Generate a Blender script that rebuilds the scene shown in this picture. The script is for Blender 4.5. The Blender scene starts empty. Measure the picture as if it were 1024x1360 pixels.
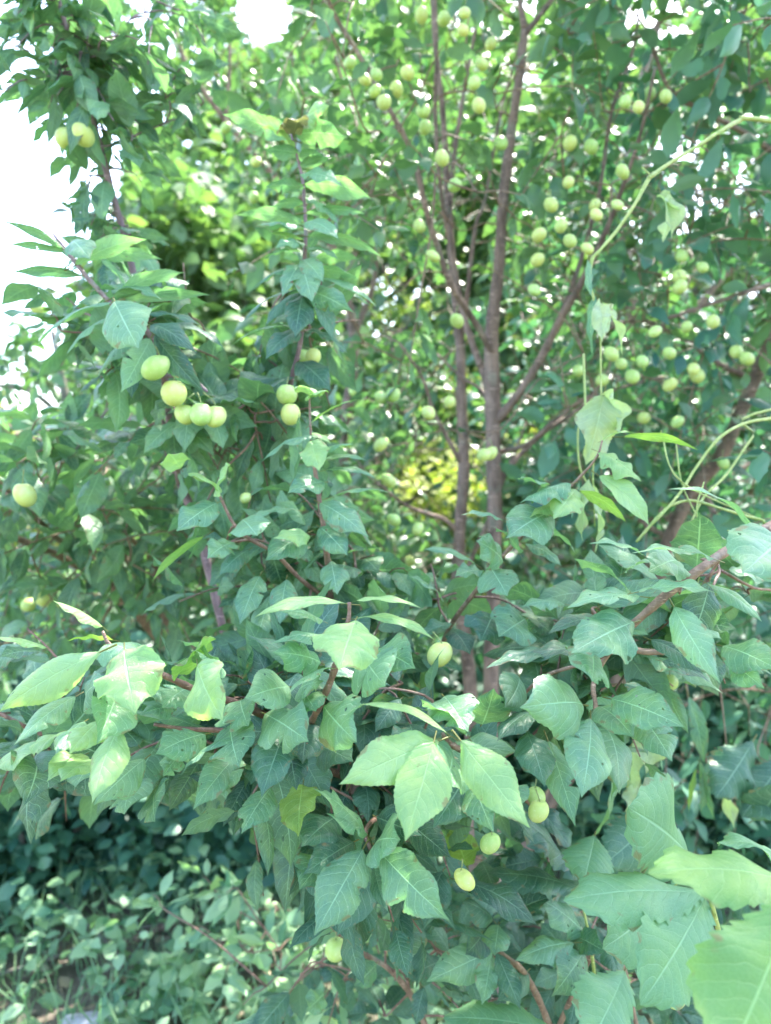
import bpy, math, random
import numpy as np
R = math.radians
S = bpy.context.scene
COL = S.collection
rng = np.random.default_rng(7)

# ------------------------------------------------------------------ camera
FPX = 982.0; PITCH = R(-3.0); CAMZ = 1.55
cd = bpy.data.cameras.new('camera'); cam = bpy.data.objects.new('camera', cd); COL.objects.link(cam)
cam.location = (0, 0, CAMZ); cam.rotation_euler = (R(90) + PITCH, 0, 0)
cd.sensor_fit = 'VERTICAL'; cd.sensor_height = 36; cd.lens = FPX / 1360 * 36
cd.clip_start = 0.02; cd.clip_end = 3000
cd.dof.use_dof = True; cd.dof.focus_distance = 0.62; cd.dof.aperture_fstop = 5.6
S.camera = cam
FWD = np.array([0, math.cos(PITCH), math.sin(PITCH)]); UP = np.array([0, -math.sin(PITCH), math.cos(PITCH)]); RT = np.array([1., 0, 0])
CAM = np.array([0, 0, CAMZ])
def P(x, y, d): return CAM + d * (FWD + (x - 512) / FPX * RT - (y - 680) / FPX * UP)
def proj(p):
    q = np.atleast_2d(p) - CAM; d = q @ FWD; d = np.where(np.abs(d) < 1e-4, 1e-4, d)
    return 512 + FPX * (q @ RT) / d, 680 - FPX * (q @ UP) / d, d

# ------------------------------------------------------------------ light
SUN_EL, SUN_AZ = R(56), R(28)          # azimuth measured from +Y towards +X
w = bpy.data.worlds.new('World'); S.world = w; w.use_nodes = True
nt = w.node_tree; nt.nodes.clear()
sky = nt.nodes.new('ShaderNodeTexSky'); sky.sky_type = 'NISHITA'; sky.sun_disc = False
sky.sun_elevation = SUN_EL; sky.sun_rotation = SUN_AZ; sky.air_density = 1.0; sky.dust_density = 2.5; sky.ozone_density = 1.0
bg = nt.nodes.new('ShaderNodeBackground'); bg.inputs[1].default_value = 0.15
wo = nt.nodes.new('ShaderNodeOutputWorld'); nt.links.new(sky.outputs[0], bg.inputs[0]); nt.links.new(bg.outputs[0], wo.inputs[0])
sl = bpy.data.lights.new('sun', 'SUN'); sl.energy = 2.6; sl.angle = R(0.5); sl.color = (1, .95, .86)
so = bpy.data.objects.new('sun', sl); COL.objects.link(so)
so.rotation_euler = (R(90) - SUN_EL, 0, -SUN_AZ + math.pi)   # light travels from the sun towards the camera side
S.view_settings.view_transform = 'Standard'; S.view_settings.look = 'None'
S.view_settings.exposure = 3.1; S.view_settings.gamma = 1.0; S.view_settings.use_curve_mapping = False
cy = S.cycles
cy.use_denoising = True
try: cy.denoiser = 'OPENIMAGEDENOISE'; cy.denoising_input_passes = 'RGB_ALBEDO_NORMAL'
except Exception: pass
cy.max_bounces = 7; cy.diffuse_bounces = 4; cy.glossy_bounces = 2; cy.transmission_bounces = 4; cy.transparent_max_bounces = 6
cy.sample_clamp_indirect = 6.0; cy.caustics_reflective = False; cy.caustics_refractive = False

# ------------------------------------------------------------------ materials
def mat(name):
    m = bpy.data.materials.new(name); m.use_nodes = True; n = m.node_tree; n.nodes.clear()
    return m, n
class N:
    def __init__(s, nt): s.nt = nt
    def add(s, t, **k):
        n = s.nt.nodes.new(t)
        for a, b in k.items(): setattr(n, a, b)
        return n
    def link(s, a, b): s.nt.links.new(a, b)
    def val(s, sock, v):
        if hasattr(v, 'is_linked'): s.link(v, sock)
        elif v is not None: sock.default_value = v
    def math(s, op, a, b=None, c=None, clamp=False):
        n = s.add('ShaderNodeMath', operation=op, use_clamp=clamp)
        s.val(n.inputs[0], a); s.val(n.inputs[1], b)
        if c is not None: s.val(n.inputs[2], c)
        return n.outputs[0]
    def mix(s, f, a, b, blend='MIX'):
        n = s.add('ShaderNodeMix', data_type='RGBA', blend_type=blend)
        s.val(n.inputs[0], f); s.val(n.inputs[6], a if hasattr(a, 'is_linked') else (*a, 1)); s.val(n.inputs[7], b if hasattr(b, 'is_linked') else (*b, 1))
        return n.outputs[2]
    def mr(s, v, a, b, c=0., d=1., sm=True):
        n = s.add('ShaderNodeMapRange', interpolation_type='SMOOTHSTEP' if sm else 'LINEAR')
        s.val(n.inputs[0], v); n.inputs[1].default_value = a; n.inputs[2].default_value = b; n.inputs[3].default_value = c; n.inputs[4].default_value = d
        return n.outputs[0]
    def noise(s, vec, scale, detail=2., rough=.5):
        n = s.add('ShaderNodeTexNoise'); s.link(vec, n.inputs['Vector']); n.inputs['Scale'].default_value = scale
        n.inputs['Detail'].default_value = detail; n.inputs['Roughness'].default_value = rough
        return n.outputs['Fac']

def leaf_mat(name, c1, c2, back=None, detail=True, trans=.36, rough=.38, veins=9., holes=0., vein_amt=.62, spots=.3, tcol=None):
    m, nt_ = mat(name); g = N(nt_)
    at = g.add('ShaderNodeAttribute', attribute_name='rnd').outputs['Fac']
    pos = g.add('ShaderNodeNewGeometry'); gp = pos.outputs['Position']
    base = g.mix(at, c1, c2)
    bump = None; hole = None
    if detail:
        uv = g.add('ShaderNodeUVMap'); sp = g.add('ShaderNodeSeparateXYZ'); g.link(uv.outputs[0], sp.inputs[0])
        u0, v = sp.outputs[0], sp.outputs[1]
        u = g.math('MULTIPLY', g.math('ABSOLUTE', g.math('SUBTRACT', u0, .5)), 2.)
        sh = g.math('MULTIPLY', at, 17.3)
        cv = g.add('ShaderNodeCombineXYZ'); g.link(g.math('MULTIPLY', u0, .55), cv.inputs[0]); g.link(v, cv.inputs[1]); g.link(sh, cv.inputs[2])
        wob = g.noise(cv.outputs[0], 5., 2.)
        q = g.math('SUBTRACT', v, g.math('MULTIPLY', g.math('POWER', u, 1.35), .2))
        q = g.math('ADD', q, g.math('MULTIPLY', wob, .11))
        side = g.math('MULTIPLY', g.math('GREATER_THAN', u0, .5), .5)
        fr = g.math('FRACT', g.math('ADD', g.math('MULTIPLY', q, veins), side))
        tri = g.math('ABSOLUTE', g.math('SUBTRACT', fr, .5))                       # 0.5 on the vein
        fade = g.mr(u, .75, 1., 1., .0)
        lat = g.math('MULTIPLY', g.mr(tri, .445, .49), fade)
        rib = g.mr(u, .012, .045, 1., 0.)
        puff = g.mr(tri, .05, .5, 1., 0.)
        vo = g.add('ShaderNodeTexVoronoi', feature='DISTANCE_TO_EDGE'); g.link(cv.outputs[0], vo.inputs['Vector']); vo.inputs['Scale'].default_value = 34
        ret = g.mr(vo.outputs[0], .0, .09, 1., 0.)
        vn = g.math('MAXIMUM', g.math('MAXIMUM', rib, g.math('MULTIPLY', lat, .75)), g.math('MULTIPLY', ret, .22))
        blot = g.noise(cv.outputs[0], 3.2, 4., .6)
        base = g.mix(g.mr(blot, .35, .75, 0., .5), base, tuple(min(1, x * k) for x, k in zip(c2, (1.5, 1.25, .8))))
        base = g.mix(g.math('MULTIPLY', vn, vein_amt), base, tuple(min(1, x * 1.5 + .16) for x in c2))
        spn = g.noise(cv.outputs[0], 26., 2.)
        base = g.mix(g.mr(spn, .68, .76, 0., spots), base, (.55, .6, .5))
        brn = g.noise(cv.outputs[0], 9., 3.)
        edge = g.mr(u, .5, 1., 0., .16)
        base = g.mix(g.mr(g.math('ADD', brn, edge), .70, .80, 0., .65), base, (.22, .16, .07))
        pet = g.math('LESS_THAN', v, .0)
        base = g.mix(pet, base, (.2, .2, .06))
        hgt = g.math('ADD', g.math('MULTIPLY', puff, .22), g.math('MULTIPLY', vn, -.8))
        hgt = g.math('ADD', hgt, g.math('MULTIPLY', wob, 1.4))
        b = g.add('ShaderNodeBump'); b.inputs['Strength'].default_value = .55; b.inputs['Distance'].default_value = .0018
        g.link(hgt, b.inputs['Height']); bump = b.outputs[0]
        if holes > 0:
            hv = g.add('ShaderNodeTexVoronoi', feature='F1'); g.link(cv.outputs[0], hv.inputs['Vector']); hv.inputs['Scale'].default_value = 8.5
            hv.inputs['Randomness'].default_value = 1.
            dd = g.math('ADD', hv.outputs['Distance'], g.math('MULTIPLY', g.noise(cv.outputs[0], 22., 2.), .25))
            pick = g.add('ShaderNodeSeparateColor'); g.link(hv.outputs['Color'], pick.inputs[0])
            hole = g.math('MULTIPLY', g.math('LESS_THAN', dd, .27), g.math('LESS_THAN', pick.outputs[0], holes))
            hole = g.math('MULTIPLY', hole, g.math('GREATER_THAN', u, .09))
    else:
        blot = g.noise(gp, 9., 2.)
        base = g.mix(g.mr(blot, .35, .7, 0., .45), base, tuple(min(1, x * k) for x, k in zip(c2, (1.4, 1.2, .8))))
    bk = back or tuple(x * .55 + y for x, y in zip(c2, (.10, .16, .11)))
    col = g.mix(pos.outputs['Backfacing'], base, g.mix(.6, base, bk))
    pr = g.add('ShaderNodeBsdfPrincipled'); g.link(col, pr.inputs['Base Color'])
    g.link(g.mr(pos.outputs['Backfacing'], 0, 1, rough, .7), pr.inputs['Roughness'])
    pr.inputs['Specular IOR Level'].default_value = .55
    tr = g.add('ShaderNodeBsdfTranslucent')
    g.link(g.mix(1., base, tcol or (1.25, 1.5, .7), 'MULTIPLY'), tr.inputs[0])
    if bump is not None: g.link(bump, pr.inputs['Normal']); g.link(bump, tr.inputs['Normal'])
    ms = g.add('ShaderNodeMixShader'); ms.inputs[0].default_value = trans
    g.link(pr.outputs[0], ms.inputs[1]); g.link(tr.outputs[0], ms.inputs[2]); out = ms.outputs[0]
    if hole is not None:
        tp = g.add('ShaderNodeBsdfTransparent'); m2 = g.add('ShaderNodeMixShader'); g.link(hole, m2.inputs[0]); g.link(out, m2.inputs[1]); g.link(tp.outputs[0], m2.inputs[2]); out = m2.outputs[0]
    o = g.add('ShaderNodeOutputMaterial'); g.link(out, o.inputs[0])
    return m

def bark_mat(name, c1, c2, scale=1., rough=.75):
    m, nt_ = mat(name); g = N(nt_)
    tc = g.add('ShaderNodeTexCoord'); mp = g.add('ShaderNodeMapping'); g.link(tc.outputs['Object'], mp.inputs[0]); mp.inputs['Scale'].default_value = (28 * scale, 28 * scale, 9 * scale)
    n1 = g.noise(mp.outputs[0], 1.3, 5., .65)
    mp2 = g.add('ShaderNodeMapping'); g.link(tc.outputs['Object'], mp2.inputs[0]); mp2.inputs['Scale'].default_value = (30 * scale, 30 * scale, 190 * scale)
    n2 = g.noise(mp2.outputs[0], 1., 2.)
    col = g.mix(g.mr(n1, .3, .7), c1, c2)
    col = g.mix(g.mr(n2, .62, .7, 0., .55), col, tuple(min(1, x * 1.9 + .05) for x in c2))
    n3 = g.noise(tc.outputs['Object'], 14. * scale, 3.)
    col = g.mix(g.mr(n3, .58, .72, 0., .45), col, (.25, .27, .2))
    pr = g.add('ShaderNodeBsdfPrincipled'); g.link(col, pr.inputs['Base Color']); pr.inputs['Roughness'].default_value = rough
    b = g.add('ShaderNodeBump'); b.inputs['Strength'].default_value = .8; b.inputs['Distance'].default_value = .003
    g.link(g.math('ADD', n1, g.math('MULTIPLY', n2, .5)), b.inputs['Height']); g.link(b.outputs[0], pr.inputs['Normal'])
    o = g.add('ShaderNodeOutputMaterial'); g.link(pr.outputs[0], o.inputs[0]); return m

def plum_mat():
    m, nt_ = mat('plum_skin'); g = N(nt_)
    tc = g.add('ShaderNodeTexCoord'); oi = g.add('ShaderNodeObjectInfo')
    n1 = g.noise(tc.outputs['Object'], 60., 3.); n2 = g.noise(tc.outputs['Object'], 700., 1.)
    col = g.mix(oi.outputs['Random'], (.36, .55, .15), (.60, .64, .18))
    col = g.mix(g.mr(n1, .4, .75, 0., .6), col, (.62, .72, .36))
    col = g.mix(g.mr(n2, .66, .72, 0., .5), col, (.75, .8, .5))
    n3 = g.noise(tc.outputs['Object'], 45., 2.)
    col = g.mix(g.mr(n3, .66, .8, 0., .5), col, (.62, .42, .14))
    pr = g.add('ShaderNodeBsdfPrincipled'); g.link(col, pr.inputs['Base Color']); pr.inputs['Roughness'].default_value = .48
    pr.inputs['Subsurface Weight'].default_value = .25; pr.inputs['Subsurface Radius'].default_value = (.6, .8, .2); pr.inputs['Subsurface Scale'].default_value = .008
    pr.inputs['Specular IOR Level'].default_value = .35
    o = g.add('ShaderNodeOutputMaterial'); g.link(pr.outputs[0], o.inputs[0]); return m

def ground_mat():
    m, nt_ = mat('soil'); g = N(nt_)
    gp = g.add('ShaderNodeNewGeometry').outputs['Position']
    n1 = g.noise(gp, 3., 6., .65); n2 = g.noise(gp, 40., 4., .7)
    col = g.mix(g.mr(n1, .35, .65), (.10, .085, .06), (.22, .18, .14))
    col = g.mix(g.mr(n2, .5, .7, 0., .7), col, (.38, .33, .27))
    n3 = g.noise(gp, .7, 3.); col = g.mix(g.mr(n3, .45, .6, 0., .8), col, (.06, .12, .04))
    pr = g.add('ShaderNodeBsdfPrincipled'); g.link(col, pr.inputs['Base Color']); pr.inputs['Roughness'].default_value = .9
    b = g.add('ShaderNodeBump'); b.inputs['Distance'].default_value = .02; g.link(n2, b.inputs['Height']); g.link(b.outputs[0], pr.inputs['Normal'])
    o = g.add('ShaderNodeOutputMaterial'); g.link(pr.outputs[0], o.inputs[0]); return m

M = {}
M['L'] = leaf_mat('young_leaf', (.21, .38, .15), (.31, .48, .22), trans=.38, veins=8, vein_amt=.3, spots=.12, holes=.05)
M['M'] = leaf_mat('plum_leaf', (.085, .215, .13), (.20, .37, .22), holes=.3)
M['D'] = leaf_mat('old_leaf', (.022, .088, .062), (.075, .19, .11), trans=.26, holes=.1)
M['Y'] = leaf_mat('yellowing_leaf', (.15, .29, .07), (.23, .37, .09), trans=.5, holes=.12)
M['C'] = leaf_mat('chewed_leaf', (.10, .25, .14), (.18, .34, .20), holes=.42, spots=.5)
M['R'] = leaf_mat('red_leaf', (.22, .19, .11), (.26, .24, .14), trans=.25)
M['V'] = leaf_mat('creeper_leaf', (.11, .27, .14), (.15, .32, .17), trans=.36, veins=11, vein_amt=.4, spots=.03, rough=.5)
M['G'] = leaf_mat('creeper_young', (.15, .31, .10), (.18, .34, .11), trans=.42, veins=11, vein_amt=.4, spots=.03, rough=.5)
M['W'] = leaf_mat('wilted_leaf', (.32, .42, .26), (.42, .50, .34), trans=.45, veins=9, vein_amt=.3, spots=.05, rough=.6)
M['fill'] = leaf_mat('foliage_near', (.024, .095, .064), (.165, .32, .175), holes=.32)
M['mid'] = leaf_mat('foliage_mid', (.034, .110, .062), (.125, .235, .11), detail=False, trans=.32)
M['far'] = leaf_mat('foliage_far', (.055, .135, .065), (.155, .245, .095), detail=False, trans=.36, rough=.5)
M['sunny'] = leaf_mat('foliage_sunny', (.24, .31, .07), (.38, .42, .13), detail=False, trans=.5, rough=.5)  # sunlight on distant foliage painted in as a brighter, yellower leaf colour
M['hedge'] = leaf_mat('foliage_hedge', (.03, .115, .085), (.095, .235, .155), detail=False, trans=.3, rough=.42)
M['herb'] = leaf_mat('herb_leaf', (.08, .23, .13), (.30, .46, .28), detail=False, trans=.35, rough=.5)
M['litter'] = leaf_mat('dry_leaf', (.25, .18, .12), (.5, .43, .35), detail=False, trans=.1, rough=.8, tcol=(1, .9, .7))
M['bark'] = bark_mat('plum_bark', (.10, .065, .05), (.31, .21, .165))
M['twig'] = bark_mat('twig_bark', (.13, .08, .05), (.30, .20, .13), 3., .6)
M['redtwig'] = bark_mat('red_twig_bark', (.13, .07, .05), (.27, .16, .11), 3., .5)
M['purple'] = bark_mat('purple_shoot_bark', (.13, .08, .09), (.30, .2, .22), 2., .5)
M['vine'] = bark_mat('green_vine_bark', (.24, .33, .07), (.38, .43, .14), 2., .5)
M['grey'] = bark_mat('grey_bark', (.13, .12, .10), (.26, .24, .2), .5, .9)
M['stalk'] = bark_mat('green_stalk', (.2, .26, .08), (.3, .34, .12), 3., .6)
M['plum'] = plum_mat(); M['soil'] = ground_mat()
M['stone'] = bark_mat('stone_grey', (.32, .31, .32), (.55, .53, .55), .6, .9)

# ------------------------------------------------------------------ mesh collector
class MB:
    def __init__(s): s.v = []; s.f = []; s.uv = []; s.r = []; s.n = 0; s.mi = []
    def add(s, v, f, uv=None, r=0., mi=0):
        v = np.asarray(v, float).reshape(-1, 3); f = np.asarray(f, int).reshape(-1, 4)
        s.v.append(v); s.f.append(f + s.n); s.n += len(v)
        s.uv.append(np.zeros((len(v), 2)) if uv is None else np.asarray(uv).reshape(-1, 2))
        s.r.append(np.broadcast_to(np.asarray(r, float), (len(v),)).copy()); s.mi.append(np.full(len(f), mi))
    def build(s, name, mats, parent=None, smooth=True, origin=None):
        v = np.concatenate(s.v); f = np.concatenate(s.f); uv = np.concatenate(s.uv); r = np.concatenate(s.r); mi = np.concatenate(s.mi)
        o0 = np.zeros(3) if origin is None else np.asarray(origin, float)
        if parent is not None: o0 = np.array(parent.location)
        me = bpy.data.meshes.new(name)
        me.vertices.add(len(v)); me.vertices.foreach_set('co', (v - o0).astype('f4').ravel())
        me.loops.add(f.size); me.loops.foreach_set('vertex_index', f.astype('i4').ravel())
        me.polygons.add(len(f)); me.polygons.foreach_set('loop_start', np.arange(0, f.size, 4, dtype='i4'))
        try: me.polygons.foreach_set('loop_total', np.full(len(f), 4, 'i4'))
        except Exception: pass
        me.polygons.foreach_set('use_smooth', np.full(len(f), smooth)); me.polygons.foreach_set('material_index', mi.astype('i4'))
        ul = me.uv_layers.new(name='UVMap'); ul.data.foreach_set('uv', uv[f.ravel()].astype('f4').ravel())
        a = me.attributes.new('rnd', 'FLOAT', 'POINT'); a.data.foreach_set('value', r.astype('f4'))
        me.update(calc_edges=True); me.validate()
        for m_ in (mats if isinstance(mats, (list, tuple)) else [mats]): me.materials.append(m_)
        o = bpy.data.objects.new(name, me); COL.objects.link(o)
        if parent is not None: o.parent = parent
        elif origin is not None: o.location = tuple(o0)
        return o

def tag(o, label, cat=None, group=None, kind=None):
    if label: o['label'] = label
    if cat: o['category'] = cat
    if group: o['group'] = group
    if kind: o['kind'] = kind
    return o
def thing(name, loc, label, cat, group=None):
    o = bpy.data.objects.new(name, None); COL.objects.link(o); o.location = tuple(float(c) for c in loc); o.empty_display_size = .05
    return tag(o, label, cat, group)
def unit(a):
    a = np.asarray(a, float); n = np.linalg.norm(a, axis=-1, keepdims=True); return a / np.where(n < 1e-9, 1, n)

# ------------------------------------------------------------------ leaves
PT = np.array([0, .04, .12, .25, .38, .50, .63, .75, .85, .92, 1.]); PW = np.array([.03, .24, .53, .85, .99, 1., .88, .63, .34, .13, .0])
CT = np.array([0, .05, .15, .3, .45, .6, .75, .87, .95, 1.]); CW = np.array([.03, .16, .42, .72, .94, 1., .86, .52, .22, 0.])   # creeper leaflet: widest beyond the middle
_T = np.linspace(0, 1, 401)
def _soft(T_, W_):
    w_ = np.interp(_T, T_, W_); k_ = np.exp(-(np.linspace(-3, 3, 49)) ** 2 / 2); k_ /= k_.sum()
    e_ = np.convolve(np.pad(w_, 24, mode='reflect', reflect_type='odd'), k_, 'valid'); return np.clip(e_, 0, 2)
PWS, CWS = _soft(PT, PW), _soft(CT, CW)
def leaves(mb, base, dirv, nrm, L, W, droop, fold=.3, curl=.35, wave=.03, twist=0., nu=10, nv=4, rnd=None, centred=False, serr=0., bites=None, prof='p', petiole=.13, mi=0, R_=rng):
    base = np.atleast_2d(base); n = len(base)
    b = lambda x: np.broadcast_to(np.asarray(x, float), (n,)).copy()
    L = b(L); W = b(W); droop = b(droop); fold = b(fold); curl = b(curl); wave = b(wave); twist = b(twist)
    y = unit(np.broadcast_to(np.atleast_2d(dirv), (n, 3))); nr = np.broadcast_to(np.atleast_2d(nrm), y.shape); z = nr - (nr * y).sum(1, keepdims=True) * y
    bad = np.linalg.norm(z, axis=1) < 1e-3; z[bad] = np.cross(y[bad], [1, .3, .2]); z = unit(z); x = np.cross(y, z)
    rows = np.linspace(0, 1, nu + 1); t = rows
    th = (droop[:, None] * (.5 - t[None])) if centred else (-droop[:, None] * t[None] + droop[:, None] * .25)
    thm = .5 * (th[:, 1:] + th[:, :-1]); dt = np.diff(t)[None]
    cy_ = np.concatenate([np.zeros((n, 1)), np.cumsum(np.cos(thm) * dt, 1)], 1); cz_ = np.concatenate([np.zeros((n, 1)), np.cumsum(np.sin(thm) * dt, 1)], 1)
    if centred: L = L / cy_[:, -1]
    wt = np.interp(t, _T, PWS if prof == 'p' else CWS)
    s = np.linspace(-1, 1, nv + 1)
    hw = np.broadcast_to((wt[None, :, None] * (W * .5)[:, None, None]), (n, nu + 1, nv + 1)).copy()   # half width
    hw = hw * (1 + .07 * np.sin(t[None, :, None] * 9 + R_.uniform(0, 6, (n, 1, 1)) + np.sign(s)[None, None] * 1.3))
    if serr > 0:                                   # toothed margin: saw profile pointing to the tip
        pd_ = 3 if prof == 'p' else 6
        saw = ((np.arange(nu + 1) % pd_) / (pd_ - 1.))[None, :, None] - .5
        hw = hw + (np.abs(s)[None, None] > .98) * saw * serr * (W * .5)[:, None, None] * (wt[None, :, None] > .12)
    if bites is not None:
        for (i, t0, dt0, side, dep) in bites:
            k = np.exp(-((t - t0) / dt0) ** 4) * dep * (1 + .35 * np.sin(t * 90 + i)) ; sm = (np.sign(s) == side)
            hw[i][:, sm] *= (1 - np.clip(k, 0, .93))[:, None]
    ph = R_.uniform(0, 6.28, (n, 1, 1)); kk = R_.uniform(1.5, 3.2, (n, 1, 1))
    a = fold[:, None, None] - curl[:, None, None] * np.abs(s)[None, None]
    sx = s[None, None] * hw * np.cos(a); sz = np.abs(s)[None, None] * hw * np.sin(a)
    sz = sz + wave[:, None, None] * W[:, None, None] * np.abs(s)[None, None] ** 1.5 * np.sin(t[None, :, None] * 6.28 * kk + ph + np.sign(s)[None, None] * 1.1) * np.minimum(1, wt[None, :, None] * 1.5)
    tw = twist[:, None, None] * (t[None, :, None] - .3); sx, sz = sx * np.cos(tw) - sz * np.sin(tw), sx * np.sin(tw) + sz * np.cos(tw)
    ct = np.cos(th)[:, :, None]; st = np.sin(th)[:, :, None]
    ly = L[:, None, None] * cy_[:, :, None] - sz * st; lz = L[:, None, None] * cz_[:, :, None] + sz * ct; lx = sx
    V = base[:, None, None] + lx[..., None] * x[:, None, None] + ly[..., None] * y[:, None, None] + lz[..., None] * z[:, None, None]
    nr_, nc = nu + 1, nv + 1
    gi = np.arange(nr_ * nc).reshape(nr_, nc); q = np.stack([gi[:-1, :-1], gi[:-1, 1:], gi[1:, 1:], gi[1:, :-1]], -1).reshape(-1, 4)
    F = (q[None] + (np.arange(n) * nr_ * nc)[:, None, None]).reshape(-1, 4)
    uv = np.zeros((n, nr_, nc, 2)); uv[..., 0] = (s * .5 + .5)[None, None]; uv[..., 1] = np.clip(t, .002, 1)[None, :, None]
    if rnd is None: rnd = R_.random(n)
    rnd = b(rnd); mb.add(V, F, uv, np.repeat(rnd, nr_ * nc), mi)
    if petiole > 0:                                # stalk: a thin two-sided prism back from the blade base
        pl = L * petiole; e = .011 * L
        p0 = base - y * pl[:, None] * .92 - z * (pl * .25)[:, None]; p1 = base + y * (L * .02)[:, None]
        c = np.stack([p0 - x * e[:, None], p0 + z * e[:, None], p0 + x * e[:, None], p1 - x * e[:, None] * .7, p1 + z * e[:, None] * .7, p1 + x * e[:, None] * .7], 1)
        fq = np.array([[0, 1, 4, 3], [1, 2, 5, 4], [2, 0, 3, 5]]); F = (fq[None] + (np.arange(n) * 6)[:, None, None]).reshape(-1, 4)
        uvp = np.full((n, 6, 2), .5); uvp[..., 1] = -.5
        mb.add(c, F, uvp, np.repeat(rnd, 6), mi)

# ------------------------------------------------------------------ tubes
def smooth(pts, rad, k=5):
    p = np.asarray(pts, float); r = np.asarray(rad, float); n = len(p)
    if n < 3: 
        t = np.linspace(0, 1, k + 1)[:, None]; return p[0] * (1 - t) + p[-1] * t, (r[0] * (1 - t) + r[-1] * t)[:, 0]
    e = np.vstack([2 * p[0] - p[1], p, 2 * p[-1] - p[-2]]); o = []; ro = []
    for i in range(n - 1):
        a, b_, c, d = e[i:i + 4]
        for j in range(k):
            t = j / k; o.append(.5 * ((2 * b_) + (-a + c) * t + (2 * a - 5 * b_ + 4 * c - d) * t * t + (-a + 3 * b_ - 3 * c + d) * t ** 3)); ro.append(r[i] * (1 - t) + r[i + 1] * t)
    o.append(p[-1]); ro.append(r[-1]); return np.array(o), np.array(ro)
def tube(mb, pts, rad, sides=8, k=5, knob=.06, sm=True, mi=0):
    p, r = smooth(pts, rad, k) if sm else (np.asarray(pts, float), np.asarray(rad, float))
    n = len(p); t = unit(np.gradient(p, axis=0)); ref = np.array([.31, .2, .93]); 
    if abs(t.mean(0) @ ref) > .85 * np.linalg.norm(t.mean(0)): ref = np.array([.9, .4, .1])
    x = unit(np.cross(t, ref)); y = np.cross(t, x)
    r = r * (1 + knob * rng.normal(0, 1, n)); a = np.linspace(0, 2 * np.pi, sides, endpoint=False)
    V = p[:, None] + r[:, None, None] * (np.cos(a)[None, :, None] * x[:, None] + np.sin(a)[None, :, None] * y[:, None])
    i = np.arange(n - 1)[:, None] * sides; j = np.arange(sides)[None]; j2 = (j + 1) % sides
    F = np.stack([i + j, i + j2, i + sides + j2, i + sides + j], -1).reshape(-1, 4)
    nv_ = n * sides; caps = []
    V = np.vstack([V.reshape(-1, 3), p[0], p[-1]])
    for q in range(0, sides, 2):
        caps.append([nv_, (q + 2) % sides, (q + 1) % sides, q]); e = (n - 1) * sides; caps.append([nv_ + 1, e + q, e + (q + 1) % sides, e + (q + 2) % sides])
    mb.add(V, np.vstack([F, caps]), None, 0, mi); return p, r

def plum(parent, c, r, top=None, label=None, stalk=True):
    """one fruit with its seam and hollow, hung from its stalk"""
    mb = MB(); nu, nv = 24, 28; th = np.linspace(0.0, math.pi, nu + 1); ph = np.linspace(0, 2 * np.pi, nv, endpoint=False); seam = rng.uniform(0, 6.28)
    T, H = np.meshgrid(th, ph, indexing='ij'); d = (H - seam + np.pi) % (2 * np.pi) - np.pi
    rr = r * (1 - .055 * np.exp(-(d / .22) ** 2) * np.sin(T)) * (1 - .16 * np.exp(-(T / .33) ** 2)) * (1 + .012 * np.sin(2 * H))
    V = np.stack([rr * np.sin(T) * np.cos(H), rr * np.sin(T) * np.sin(H), rr * np.cos(T) * 1.04], -1)
    tl = rng.normal(0, .18, 2); V[..., 0] += V[..., 2] * tl[0]; V[..., 1] += V[..., 2] * tl[1]
    gi = np.arange((nu + 1) * nv).reshape(nu + 1, nv); g2 = np.roll(gi, -1, 1)
    F = np.stack([gi[:-1], gi[1:], g2[1:], g2[:-1]], -1).reshape(-1, 4)
    mb.add(np.zeros((0, 3)), np.zeros((0, 4), int)); mb.add(V, F)
    ob = mb.build('plum', M['plum'], None); ob.location = tuple(np.asarray(c) - np.array(parent.location)); ob.parent = parent; ob.scale = tuple(rng.uniform(.93, 1.06, 3))
    if label: ob['label'] = label
    if stalk:
        sb = MB(); L = r * 1.3
        tp = np.array([rng.normal(0, .3) * r, rng.normal(0, .3) * r, r * .85 + L]) if top is None else np.asarray(top) - np.asarray(c)
        tube(sb, [(tl[0] * r, tl[1] * r, r * .84), (tl[0] * r * .5 + tp[0] * .3, tl[1] * r * .5 + tp[1] * .3, r * .84 + (tp[2] - r * .84) * .5), tp], [r * .06, r * .05, r * .08], 6, 3)
        so_ = sb.build('stalk', M['stalk'], None); so_.parent = ob
    return ob

# ------------------------------------------------------------------ crowns from sprays on a skeleton
SKYGAPS = [(945, 215, 75, 65, .12), (880, 205, 50, 40, .15), (960, 290, 70, 45, .15), (700, 110, 30, 25, .3), (870, 320, 55, 45, .2), (350, 20, 45, 40, .0), (870, 30, 45, 35, .15), (970, 380, 60, 35, .25), (60, 225, 110, 150, .01), (175, 165, 45, 55, .25), (35, 400, 90, 80, .08), (60, 535, 50, 25, .0), (660, 745, 60, 45, .3)]
GAPS = []      # (x, y, rx, ry, keep) openings through the crowns of the fruit trees
AVOID = []     # polylines of limbs that stay in view
NEARWIN = [(640, 890, 62, 75, .02), (610, 640, 120, 110, .03), (690, 750, 60, 50, .05), (760, 690, 60, 60, .1), (900, 660, 140, 60, .05), (960, 930, 70, 60, .15), (930, 960, 75, 75, .25), (210, 830, 110, 45, .2), (60, 800, 60, 40, .3), (150, 1130, 200, 85, .08), (300, 1210, 150, 90, .25),
           (20, 240, 52, 100, .0), (190, 270, 50, 30, .3), (310, 320, 75, 190, .1), (505, 540, 75, 170, .1), (530, 720, 50, 40, .3), (300, 620, 40, 30, .3), (200, 640, 50, 60, .3), (760, 1090, 60, 60, .4)]
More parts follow.
